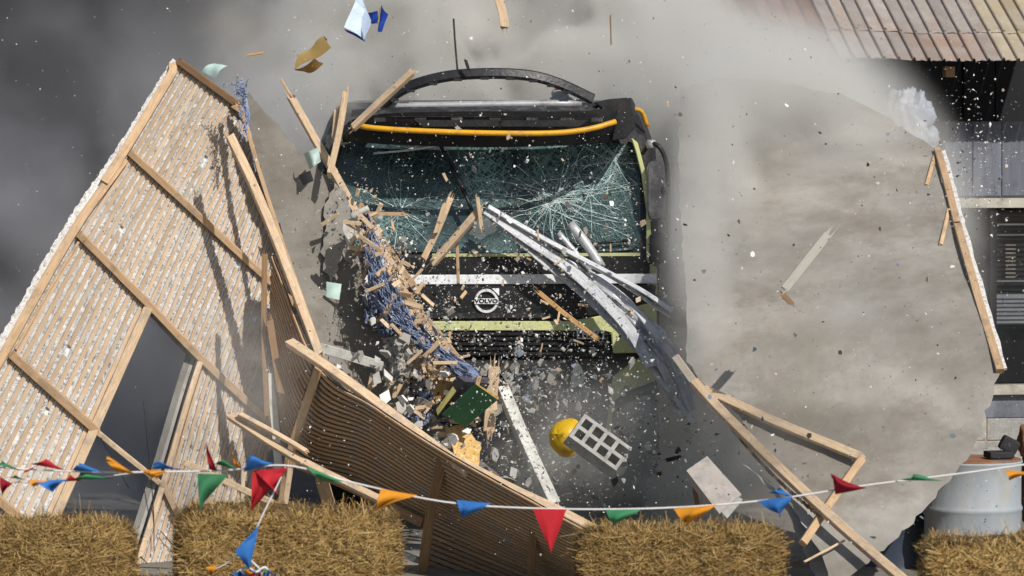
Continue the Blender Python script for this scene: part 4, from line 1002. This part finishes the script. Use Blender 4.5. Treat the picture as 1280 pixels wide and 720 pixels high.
cloth_quad('cover', [(457,13,-.8),(471,14,-.85),(474,28,-.8),(464,27,-.78)], BLUEC, '', '', .03, parent=bk)
cloth_quad('cover', [(477,6,-.9),(485,18,-.9),(477,40,-.85),(472,38,-.85)], BLUEC, '', '', .02, parent=bk)
cloth_quad('page', [(475,9,-.83),(478,13,-.83),(475,28,-.83),(471,30,-.83)], KRAFT, '', '', .01, parent=bk)
# scraper / trowel
tr = thing('scraper', 'pale wooden handled scraper caught at the top of the debris heap', 'scraper', P(438, 282, -1.3))
tube('handle', [P(440,272,-1.35), P(449,266,-1.36), P(461,260,-1.36)], PM(4, -1.3), WHITEP, tr, 10, 8)
slab('blade', [(430,275),(443,272),(450,277),(446,290),(437,312),(432,300),(428,286)], lambda x, y: -1.33, .012, WHITEP, tr, step=6, amp=.4, relief=.001, grid=9)
tag(slab('glass_sheet', [(570,285),(592,268),(606,270),(622,287),(600,300),(584,292)], lambda x, y: -.8, .01, SHARD, step=6, amp=.8), 'grey glass fragment behind the clean batten', 'glass fragment', 'larger glass fragments')
tag(slab('glass_sheet', [(478,424),(500,418),(530,430),(538,440),(505,446),(485,440)], lambda x, y: -1.12, .02, PLG, step=6, amp=.8), 'rounded grey lump behind the netting', 'rubble lump')
# ------------------------------------------------------------ straw bales
def bale(px0, px1, pytop, Y, h, label, n=7000, depth=.5, seed=0, grp='straw bales in front of the wreck', loose=1.0, rot=0):
    a, b = P(px0, pytop, Y), P(px1, pytop, Y); L = b.x-a.x; top = a.z; rg = np.random.default_rng(seed+40)
    t = thing('straw_bale', label, 'straw bale', Vector(((a.x+b.x)/2, Y+depth/2, top-h)), grp)
    c = WO[t.name]; nx, ny, nz = 40, 14, 16
    bm = bmesh.new(); bmesh.ops.create_cube(bm, size=1); bmesh.ops.subdivide_edges(bm, edges=bm.edges[:], cuts=15, use_grid_fill=True)
    V = []
    def shape(x, y, z):                                    # -0.5..0.5 box with rounded shaggy corners
        r = .16; e = Vector((abs(x)*2, abs(y)*2, abs(z)*2)); k = 1-.10*max(0, (e.x**6*e.z**6+e.x**6*e.y**6+e.y**6*e.z**6))
        p = Vector((x*L*k, y*depth*k, z*h*k)); q = p*4+Vector((seed*7, 0, 0))
        s = 1+.24*mn.noise(q*.45)+.10*mn.noise(q*2.2)+.05*mn.noise(q*5)+.022*math.sin(x*L*46+3*mn.noise(q))
        return Vector((p.x*(1+.03*mn.noise(q*1.1)), p.y*s, p.z*s))+Vector((0, 0, h/2))
    for v in bm.verts: V.append(c+shape(*v.co))
    F = [tuple(v.index for v in f.verts) for f in bm.faces]; bm.free()
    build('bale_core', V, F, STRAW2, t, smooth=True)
    V, F, MI = [], [], []
    for k in range(int(n*1.7)):
        f = rg.random()
        if f < .60: u = (rg.random()-.5, -.5, rg.random()-.5); nr = Vector((0,-1,0))
        elif f < .84: u = (rg.random()-.5, rg.random()-.5, .5); nr = Vector((0,0,1))
        elif f < .92: u = (-.5, rg.random()-.5, rg.random()-.5); nr = Vector((-1,0,0))
        else: u = (.5, rg.random()-.5, rg.random()-.5); nr = Vector((1,0,0))
        p = c+shape(*u)-nr*.012
        d = Vector(rg.normal(0, 1, 3)); d -= nr*d.dot(nr)*(.75 if rg.random() < .8 else .0); d.z *= .45 if f < .6 else 1; d.normalize()
        ln = rg.uniform(.04, .15)*(1 if rg.random() < .93 else 1.8); w = rg.uniform(.0008, .0019)
        if rg.random() < .08: d = (d+nr*rg.uniform(.3, 1.2)).normalized()
        bend = nr*rg.uniform(-.004, .03)*loose+Vector((0,0,-.01)); sd = d.cross(nr+Vector((.01,.02,0))).normalized()*w
        A = p-d*ln/2; Bm = p+bend; C_ = p+d*ln/2+Vector(rg.normal(0, .006, 3))+nr*.004
        o = len(V); V += [A-sd, A+sd, Bm-sd+nr*w, Bm+sd+nr*w, C_-sd*.6, C_+sd*.6]; F += [(o, o+1, o+3, o+2), (o+2, o+3, o+5, o+4)]
        m = int(rg.integers(0, 4)); MI += [m, m]
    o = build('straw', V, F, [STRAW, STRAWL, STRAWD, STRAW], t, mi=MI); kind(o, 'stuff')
    if loose == 1.0 and h > .3:
        for z in (.0,):
            for dy in (.18, .34): pass
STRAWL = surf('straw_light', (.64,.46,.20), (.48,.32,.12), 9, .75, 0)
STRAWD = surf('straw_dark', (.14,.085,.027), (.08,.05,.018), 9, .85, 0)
bale(-60, 163, 655, -8.0, .40, 'straw bale at the far left, cut by the picture edge', 9000, seed=1)
bale(216, 497, 641, -8.05, .42, 'wide straw bale in the middle under the red and blue flags', 13000, seed=2)
bale(722, 982, 664, -8.0, .40, 'straw bale right of centre under the orange flag', 11000, seed=3)
bale(1158, 1400, 680, -9.0, .40, 'darker straw bale at the far right in front of the pale drum', 9000, seed=4)
bale(-80, 500, 728, -8.15, .40, 'long row of straw beneath the left and middle bales', 9000, .6, seed=5)
bale(690, 1030, 742, -8.15, .36, 'lower straw bale beneath the right centre one', 3000, .6, seed=6)
# ------------------------------------------------------------ bunting
YB = -9.3
def flag(par, tri, c, curl=.03, twist=0, Y=YB, n=9):
    """triangular flag: a, b on the string, tip; bowed by the wind"""
    A, B_, C_ = [P(x, y, Y) for x, y in tri]; V, F = [], []; nr = Vector((0,-1,0)); sd = random.uniform(0, 9)
    for j in range(n+1):
        for i in range(n+1):
            u, v = i/n, j/n; p = A.lerp(B_, u).lerp(C_, v)
            k = curl*math.sin(v*math.pi*.9+u*1.2)+curl*.7*math.sin(u*5+v*2+sd)*v
            q = p+nr*k+Vector((0, 0, twist*math.sin(v*math.pi)*(.5-abs(u-.5))+curl*.25*math.sin(u*6+v*3+sd)*v)); V.append(q)
    m = len(V); V += [v+Vector((0,.0025,0)) for v in V]
    for j in range(n):
        for i in range(n):
            a = j*(n+1)+i; F.append((a, a+1, a+n+2, a+n+1)); F.append((a+n+1+m, a+n+2+m, a+1+m, a+m))
    # crumple tail: flag colour names
    return build('flag', V, F, FLAG[c], par, smooth=True)
def bunting(label, line, flags, r=.0045, Y=YB):
    t = thing('bunting', label, 'bunting', P(line[len(line)//2][0], line[len(line)//2][1], Y), 'strings of coloured flags')
    tube('string', [P(x, y, Y+.004) for x, y in line], r, STRING, t, 6, 6*len(line))
    for f in flags: flag(t, *f[:2], **(f[2] if len(f) > 2 else {}), Y=Y-.004)
bunting('main string of coloured pennants stretched across the whole picture', 
 [(-20,583),(60,588),(130,590),(190,590),(280,588),(360,582),(440,603),(560,628),(690,636),(830,635),(960,625),(1080,607),(1200,592),(1300,578)], [
 (((-12,579),(28,588),(2,577)), 'g'), (((38,580),(85,588),(55,577)), 'r', dict(curl=.03, twist=.06)), (((34,590),(50,580),(30,590)), 'r', dict(curl=.02)),
 (((90,588),(132,590),(98,581)), 'b', dict(curl=.03, twist=.05)), (((146,590),(172,592),(133,574)), 'o', dict(curl=.05, twist=.05)), (((178,590),(206,590),(196,598)), 'o', dict(curl=.03)), (((180,587),(206,588),(190,596)), 'o', dict(curl=.04)),
 (((190,586),(229,586),(192,581)), 'b', dict(curl=.03, twist=.05)), (((262,587),(273,588),(258,557)), 'd', dict(curl=.05, twist=.0)), (((268,580),(300,586),(276,577)), 'g', dict(curl=.04, twist=.06)),
 (((247,592),(286,592),(251,636)), 'g', dict(curl=.05, twist=.03)), (((295,584),(303,586),(290,566)), 'o', dict(curl=.03)), (((304,590),(345,578),(312,572)), 'b', dict(curl=.05, twist=.07)),
 (((316,589),(359,586),(314,636)), 'r', dict(curl=.06, twist=.02)), (((318,588),(360,583),(346,614)), 'r', dict(curl=.07)), (((384,583),(430,601),(400,600)), 'g', dict(curl=.04, twist=.02)),
 (((476,611),(522,618),(470,636)), 'o', dict(curl=.05)), (((571,625),(614,628),(578,646)), 'b', dict(curl=.05)), (((572,625),(604,632),(596,640)), 'b', dict(curl=.03)),
 (((666,636),(708,636),(689,692)), 'r', dict(curl=.02)), (((757,637),(801,636),(766,656)), 'g', dict(curl=.05)), (((842,636),(895,629),(858,654)), 'o', dict(curl=.07)),
 (((947,626),(990,619),(975,645)), 'b', dict(curl=.05)), (((960,616),(992,619),(972,612)), 'b', dict(curl=.03)), (((1044,618),(1083,609),(1040,595)), 'd', dict(curl=.05, twist=.0)), (((1120,600),(1178,600),(1142,597)), 'g', dict(curl=.05, twist=.06)),
 (((1255,587),(1292,590),(1262,598)), 'o', dict(curl=.05))])
bunting('second short string of pennants just below the main one at the left', [(-20,604),(40,602),(100,600),(160,592),(200,590)], [
 (((0,596),(17,604),(3,616)), 'd', dict(curl=.04)), (((8,596),(36,600),(18,597)), 'g', dict(curl=.02, twist=.03)), (((36,600),(62,600),(42,607)), 'o', dict(curl=.03)),
 (((42,601),(86,598),(66,612)), 'b', dict(curl=.05)), (((72,602),(104,600),(88,596)), 'r', dict(curl=.04, twist=.03)), (((94,600),(143,597),(100,594)), 'g', dict(curl=.05, twist=.05))], .003, YB+.03)
bunting('string tail hanging down over the middle straw bale with one blue pennant', [(357,584),(345,610),(330,640),(320,662),(308,690),(325,712)], [
 (((325,655),(319,668),(294,690)), 'b', dict(curl=.02)), (((324,656),(294,688),(312,712)), 'b', dict(curl=.03))], .0045, YB-.05)
bunting('thin string end with an orange pennant low beside the blue one', [(298,692),(280,706),(262,714)], [(((272,707),(258,708),(264,720)), 'o', dict(curl=.03))], .003, YB-.02)
for k, c in enumerate('bgorb'):
    x = 305+k*7; flag_o = None
t = thing('bunting', 'knotted bundle of blue, white and orange pennants at the bottom edge', 'bunting', P(320, 716, YB)); 
for k in range(9):
    x = 298+k*5.5+random.uniform(-3, 3); flag(t, ((x-9, 712+random.uniform(-3, 6)), (x+9, 713+random.uniform(-4, 4)), (x+random.uniform(-8, 8), 722)), 'bbobrgbob'[k], .05, .05)
tube('string', [P(296,716,YB-.03), P(308,709,YB-.03), P(320,715,YB-.05), P(331,709,YB-.03), P(338,719,YB-.03)], .006, STRING, t, 6, 20)
# ------------------------------------------------------------ debris: countable pieces
LM = [('scraper',440,280),('dashed glass edge',500,262),('left windscreen',480,220),('white stripe end',525,350),('blue netting top',470,330),('blue netting',505,400),('chipboard piece',550,470),
 ('open black box',585,510),('white post',655,550),('yellow hard hat',703,548),('hollow block',748,553),('round badge',608,376),('letter plate',738,417),('metal strips',740,360),('crack star on the glass',697,250),
 ('rubble on the bumper',650,465),('lime corner panel',795,470),('masonry block',893,608),('flying pale plank',1008,327),('right edge stud',1210,330),('long batten of the right section',975,530),('grey painted board',440,446),
 ('low wall section top',560,565),('lime bumper bar',640,406),('black rod right of the hollow block',843,574),('green flag',777,640),('upper right dust',980,170),('bottom plate of the right section',1010,620)]
def near(x, y):
    n_, a, b = min(LM, key=lambda l: (l[1]-x)**2+(l[2]-y)**2); dx, dy = x-a, y-b
    d = 'on' if dx*dx+dy*dy < 60 else ('just ' if dx*dx+dy*dy < 500 else '')+('above' if dy < -abs(dx) else 'below' if dy > abs(dx) else 'left of' if dx < 0 else 'right of')
    return d+' the '+n_
CN = {}
def uniq(t, x, y):
    if t not in CN: CN[t] = 1; return t
    for n_, a, b in sorted(LM, key=lambda l: (l[1]-x)**2+(l[2]-y)**2)[1:6]:
        u = t+' toward the '+n_
        if u not in CN and len(u.split()) <= 16: CN[u] = 1; return u
    return t
def look(m, big):
    return {'pine':'tan','pale_pine':'pale','pale_plaster':'light grey','plaster_face':'brown grey','chip_white':'white','concrete_block':'mid grey','chip_slate':'slate blue','glass_shard':'glassy','chip_tan':'tan','chip_dark':'black','chipboard':'orange'}.get(m.name, 'grey')+(' large' if big else ' small')
def scat(n, cx, cy, sx, sy): return [(random.gauss(cx, sx), random.gauss(cy, sy)) for _ in range(n)]
def stick(x, y, Y, ln, w, ang, mat, label, grp):
    a = Vector((math.cos(ang), random.uniform(-.5, .5), math.sin(ang))).normalized(); c = P(x, y, Y)
    pts = [c-a*PM(ln/2, Y), c+a*PM(ln/2, Y)]; V, F, UV = sweep_geo([pts[0], pts[0].lerp(pts[1], .5), pts[1]], PM(w, Y), PM(w*.6, Y), (random.gauss(0,.3), -1, random.gauss(0,.3)), 0, .006, .001)
    o = build('timber_splinter', V, F, mat, uv=UV); tag(o, look(mat, ln > 18)+(' steep' if abs(math.sin(ang)) > .8 else ' slanting' if abs(math.sin(ang)) > .35 else ' level')+' lath splinter '+near(x, y), 'splinter', grp); o['label'] = uniq(o['label'], x, y)
ST = [WOOD2, WOOD2, WOOD2, WOOD]
L1 = 'short pale lath splinter in the debris heap left of the lorry front'
for k in range(110):                                   # heap along the broken stud
    f = random.random(); x = 448+130*f+random.gauss(0, 15); y = 270+235*f+random.gauss(0, 16)
    stick(x, y, -1.10-random.random()*.42, random.uniform(9, 34), random.uniform(3, 6.5), random.choice((.85, .6, 1.1, -.8, -.2, 2.3))+random.gauss(0, .25), random.choice(ST), L1, 'lath splinters in the debris heap')
for k in range(9): stick(498+k*9, 455+k*1+random.uniform(-5, 5), -1.2, 36, 5.5, 1.0+random.gauss(0, .08), WOOD2, L1, 'lath splinters in the debris heap')
for x, y in scat(40, 520, 520, 40, 45): stick(x, y, -1.45, random.uniform(8, 22), random.uniform(2.5, 5), random.uniform(0, 3.1), random.choice(ST), L1, 'lath splinters in the debris heap')
for x, y in scat(26, 660, 420, 70, 90): stick(x, y, -.8-random.random()*.6, random.uniform(5, 14), random.uniform(1.5, 3.5), random.uniform(0, 3.1), random.choice(ST), 'small lath splinter flying in front of the lorry', 'lath splinters in the air')
def chunk_geo(c, r, fl=.35, rg=random):
    """irregular flake: jittered polygon with thickness and a random orientation"""
    n = rg.choice((4, 5, 6)); q = Matrix.Rotation(rg.uniform(-1.1, 1.1), 3, 'X') @ Matrix.Rotation(rg.uniform(-1.1, 1.1), 3, 'Z') @ Matrix.Rotation(rg.uniform(0, 6), 3, 'Y')
    A = [Vector((math.cos(2*math.pi*k/n+rg.uniform(-.3, .3))*r*rg.uniform(.55, 1.25), -r*fl*rg.uniform(.3, .6), math.sin(2*math.pi*k/n)*r*rg.uniform(.45, 1))) for k in range(n)]
    Bk = [Vector((a.x*.85, r*fl*.5, a.z*.85)) for a in A]
    V = [c+q @ v for v in A+Bk]; F = [tuple(range(n)), tuple(range(2*n-1, n-1, -1))]+[((i+1) % n, i, i+n, (i+1) % n+n) for i in range(n)]
    return V, F
def chunk(x, y, Y, r, mat, label, grp, name='plaster_chunk', fl=.35):
    V, F = chunk_geo(P(x, y, Y), PM(r, Y), fl); tag(build(name, V, F, mat), uniq(look(mat, r > 6)+' '+name.replace('_', ' ')+' '+near(x, y), x, y), name.replace('_', ' '), grp)
for x, y in scat(60, 505, 470, 42, 55): chunk(x, y, -1.35-random.random()*.25, random.uniform(4, 11), random.choice((PLG, PLG, PLF, CHIPW, CONC)), 'plaster chunk lodged in the debris heap left of the lorry front', 'plaster chunks in the debris heap')
for x, y in scat(55, 590, 575, 45, 30): chunk(x, y, -1.0-random.random()*.6, random.uniform(4, 12), random.choice((PLG, CONC, CHIPB, CHIPW, SHARD)), 'plaster or glass chunk tumbling below the open box', 'rubble chunks below the box')
for x, y in scat(70, 680, 475, 60, 22): chunk(x, y, -.45-random.random()*.5, random.uniform(4, 10), random.choice((PLG, CONC, CHIPB, SHARD, SHARD)), 'grey rubble chunk tumbling across the lorry bumper', 'rubble chunks over the bumper')
for x, y in scat(60, 770, 560, 40, 42): chunk(x, y, -.8-random.random()*1, random.uniform(3, 9), random.choice((SHARD, SHARD, CHIPW, CONC, CHIPD)), 'glass or rubble fragment flying round the hollow block', 'fragments round the hollow block', 'fragment', .15)
for x, y in scat(34, 640, 300, 110, 80): chunk(x, y, -.5-random.random()*.8, random.uniform(3, 6.5), random.choice((PLG, CHIPW, CHIPW, CHIPT)), 'plaster flake flying in front of the lorry', 'plaster flakes in front of the lorry', 'plaster_flake', .12)
for k in range(55): chunk(random.uniform(850, 1200), random.uniform(120, 660), -4.4-random.random()*.4, random.uniform(2, 4.5), random.choice((CHIPW, CHIPB, CHIPD, CHIPT)), 'plaster flake flying in front of the right wall section', 'plaster flakes before the right wall section', 'plaster_flake', .15)
tag(slab('glass_sheet', [(716,462),(722,452),(733,470),(728,480),(712,488)], lambda x, y: -.9, .01, SHARD, step=6, amp=.6), 'grey triangular shard in front of the bumper', 'glass fragment', 'larger glass fragments')
# ------------------------------------------------------------ debris: countless specks as one mass
def specks(name, n, fn, mats, wts, rlo, rhi, label, seed):
    rg = np.random.default_rng(seed); rr = random.Random(seed); V, F, MI = [], [], []
    for k in range(n):
        x, y, Y = fn(rg); c = P(x, y, Y); r = PM(rlo*(rhi/rlo)**(rg.random()**2.2), Y)
        if abs(x-608) < 17 and abs(y-376) < 15 and rg.random() < .9: continue
        q = Vector(rg.normal(0, 1, 3)).normalized(); s = q.cross(Vector(rg.normal(0, 1, 3))).normalized(); u = q.cross(s)
        o = len(V); L = rg.uniform(.6, 1.9)
        V += [c+q*r*L, c+s*r*rg.uniform(.5, 1), c-q*r*rg.uniform(.4, 1), c-s*r*rg.uniform(.4, 1), c+u*r*.45]
        F += [(o, o+1, o+4), (o+1, o+2, o+4), (o+2, o+3, o+4), (o+3, o, o+4), (o+3, o+2, o+1, o)]
        m = int(rg.choice(len(mats), p=wts)); MI += [m]*5
    o = build(name, V, F, mats, mi=MI); kind(o, 'stuff'); o['label'] = label; o['category'] = 'debris'; return o
M4 = [CHIPW, CHIPT, CHIPD, CHIPB, PLG]
def f_front(rg):
    while True:
        x, y = rg.normal(630, 115), rg.normal(430, 120)
        if y < 680 and mn.noise(Vector((x*.03, y*.03, 1)))+.5*mn.noise(Vector((x*.09, y*.09, 4))) > rg.normal(-.12, .16): return x, y, rg.uniform(-1.8, -.25)
specks('plaster_specks', 5200, f_front, M4, [.50,.14,.12,.08,.16], .7, 3.4, 'dense spray of plaster specks over the lorry front', 1)
def f_low(rg): return rg.normal(740, 95), rg.normal(545, 55), rg.uniform(-2.2, -.4)
specks('plaster_specks', 2400, f_low, M4, [.42,.12,.20,.12,.14], .7, 3.2, 'spray of glass and plaster specks round the hollow block', 2)
def f_heap(rg):
    f = rg.random(); return 440+130*f+rg.normal(0, 22), 262+250*f+rg.normal(0, 24), rg.uniform(-1.3, -.95)
specks('plaster_specks', 2600, f_heap, M4, [.34,.30,.10,.06,.20], .8, 4.2, 'plaster and wood crumbs through the debris heap', 3)
def f_wide(rg): return rg.uniform(330, 1280), rg.uniform(0, 700), rg.uniform(-5.2, -2.5)
specks('plaster_specks', 4200, f_wide, M4, [.55,.08,.20,.10,.07], .5, 1.9, 'fine specks flying across the whole right of the picture', 4)
def f_left(rg): return rg.uniform(-10, 420), rg.uniform(0, 640), rg.uniform(-4, -2.2)
specks('plaster_specks', 500, f_left, M4, [.5,.1,.25,.05,.1], .5, 1.5, 'few fine specks flying at the left', 5)
def f_right(rg): return rg.normal(1215, 28), rg.normal(200, 60), rg.uniform(-1, 4)
specks('plaster_specks', 420, f_right, M4, [.45,.2,.2,.1,.05], .9, 3.2, 'plaster crumbs flying off the top right wall edge', 6)
# ------------------------------------------------------------ dust clouds: real air-borne dust, denser and thinner lumps
def dust(name, c, s, dens, col, label, nscale=1.6, edge=.55, lo=.38, hi=.62, seed=0, rot=0, aniso=.0):
    bm = bmesh.new(); bmesh.ops.create_icosphere(bm, subdivisions=3, radius=1); me = bpy.data.meshes.new(name); bm.to_mesh(me); bm.free()
    o = bpy.data.objects.new(name, me); COL.objects.link(o); o.location = c; o.scale = s; o.rotation_euler = (0, rot, 0)
    m = bpy.data.materials.new(name); m.use_nodes = True; t = m.node_tree; t.nodes.clear(); L = t.links.new
    out = N(t, 'ShaderNodeOutputMaterial'); pv = N(t, 'ShaderNodeVolumePrincipled'); L(pv.outputs[0], out.inputs['Volume'])
    pv.inputs['Color'].default_value = (*col, 1); pv.inputs['Anisotropy'].default_value = aniso
    tc = N(t, 'ShaderNodeTexCoord'); geo = N(t, 'ShaderNodeNewGeometry')
    ln = N(t, 'ShaderNodeVectorMath', operation='LENGTH'); L(tc.outputs['Object'], ln.inputs[0])
    f = N(t, 'ShaderNodeMapRange', interpolation_type='SMOOTHSTEP'); L(ln.outputs['Value'], f.inputs[0]); f.inputs[1].default_value = 1; f.inputs[2].default_value = edge
    f.inputs[3].default_value = 0; f.inputs[4].default_value = 1
    n = N(t, 'ShaderNodeTexNoise'); n.inputs['Scale'].default_value = nscale; n.inputs['Detail'].default_value = 3.5; n.inputs['Roughness'].default_value = .5; n.inputs['Distortion'].default_value = .35
    ad = N(t, 'ShaderNodeVectorMath', operation='ADD'); ad.inputs[1].default_value = (seed*3.7, seed*1.3, 0); L(geo.outputs['Position'], ad.inputs[0]); L(ad.outputs[0], n.inputs[0])
    g = N(t, 'ShaderNodeMapRange', interpolation_type='SMOOTHSTEP'); L(n.outputs[0], g.inputs[0]); g.inputs[1].default_value = lo; g.inputs[2].default_value = hi
    mu = N(t, 'ShaderNodeMath', operation='MULTIPLY'); L(f.outputs[0], mu.inputs[0]); L(g.outputs[0], mu.inputs[1])
    m2 = N(t, 'ShaderNodeMath', operation='MULTIPLY'); L(mu.outputs[0], m2.inputs[0]); m2.inputs[1].default_value = dens; L(m2.outputs[0], pv.inputs['Density'])
    me.materials.append(m); kind(o, 'stuff'); o['label'] = label; o['category'] = 'dust'; o['group'] = 'dust clouds'; return o
DC = (.885,.87,.83)
def DP(px, py, Y): return P(px, py, Y)
dust('dust_cloud', DP(600, 130, 3.7), (2.5, 1.4, 2.6), 6, DC, 'thick pale dust cloud billowing behind the lorry roof', 1.5, .45, .40, .56, 1)
dust('dust_cloud', DP(900, 330, 3.4), (2.3, 1.6, 2.3), 7, DC, 'pale dust cloud filling the space right of the lorry', 1.2, .45, .30, .48, 2)
dust('dust_cloud', DP(170, 440, 3.0), (3.4, 1.4, 3.8), .9, (.70,.70,.73), 'thin grey dust behind the tall wall section', 1.0, .3, .32, .7, 3)
dust('dust_cloud', DP(600, 250, 5.0), (4.2, .9, 4.2), .9, (.72,.70,.66), 'far grey brown dust behind everything', .9, .3, .3, .6, 9)
dust('dust_cloud', DP(905, 560, -.6), (1.0, .9, .9), 1.6, DC, 'dust puff round the lower right corner of the lorry', 2.0, .3, .3, .6, 4)
dust('dust_cloud', DP(880, 90, 1.9), (1.5, .9, 1.1), 1.5, DC, 'dust veil drifting over the left end of the roof', 1.8, .3, .34, .62, 5)
dust('dust_cloud', DP(1000, 180, .4), (1.25, .8, .9), 1.3, DC, 'dust veil over the top of the right wall section', 1.8, .3, .3, .6, 6)
dust('dust_cloud', DP(1010, 400, -3.4), (1.2, .5, 1.5), .7, DC, 'thin dust drifting in front of the right wall section', 1.7, .3, .42, .66, 10)
dust('dust_cloud', DP(310, 470, -2.4), (.55, .4, .8), 1.0, DC, 'dust puff in the fold between the wall sections', 2.4, .3, .3, .6, 7)
dust('dust_cloud', DP(150, 580, .6), (1.3, .9, 1.3), 1.0, (.66,.66,.68), 'grey smoke seen through the window opening', 1.6, .3, .3, .6, 11)
dust('dust_cloud', DP(700, 625, .0), (1.6, .7, .65), .8, DC, 'smoky dust under the lorry bumper', 2.0, .3, .3, .65, 8)
dust('dust_cloud', DP(405, 105, .5), (.7, .6, .7), 2.2, DC, 'bright dust puff left of the roof trim', 3.0, .3, .4, .6, 12)
dust('dust_cloud', DP(892, 290, -.3), (.42, .7, 1.6), 3.6, DC, 'dust welling up between the lorry and the right wall section', 1.8, .1, .2, .5, 13)
dust('dust_cloud', DP(960, 110, .9), (1.0, .8, .55), 2.4, DC, 'dust rolling over the top edge of the right wall section', 1.8, .1, .2, .5, 14)
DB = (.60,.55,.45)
dust('dust_cloud', DP(872, 330, -2.3), (.34, .4, 1.0), 3.2, DC, 'dust spilling past the right edge of the cab front', 2.2, .1, .25, .55, 15)
dust('dust_cloud', DP(985, 470, -3.6), (.55, .35, .65), 1.5, DB, 'dark brown wisp standing in for shading before the right wall section', 2.6, .1, .36, .6, 16)  # darker volume colour imitates the shading on the slab
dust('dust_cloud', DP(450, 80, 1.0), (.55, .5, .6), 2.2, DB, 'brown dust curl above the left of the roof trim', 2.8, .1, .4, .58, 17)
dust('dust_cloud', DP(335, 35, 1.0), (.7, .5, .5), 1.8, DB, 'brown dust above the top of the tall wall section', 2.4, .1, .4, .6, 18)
dust('dust_cloud', DP(735, 545, -1.3), (.85, .6, .62), 1.25, DC, 'grey powder hanging before the lorry bumper round the hollow block', 2.6, .15, .3, .58, 19)
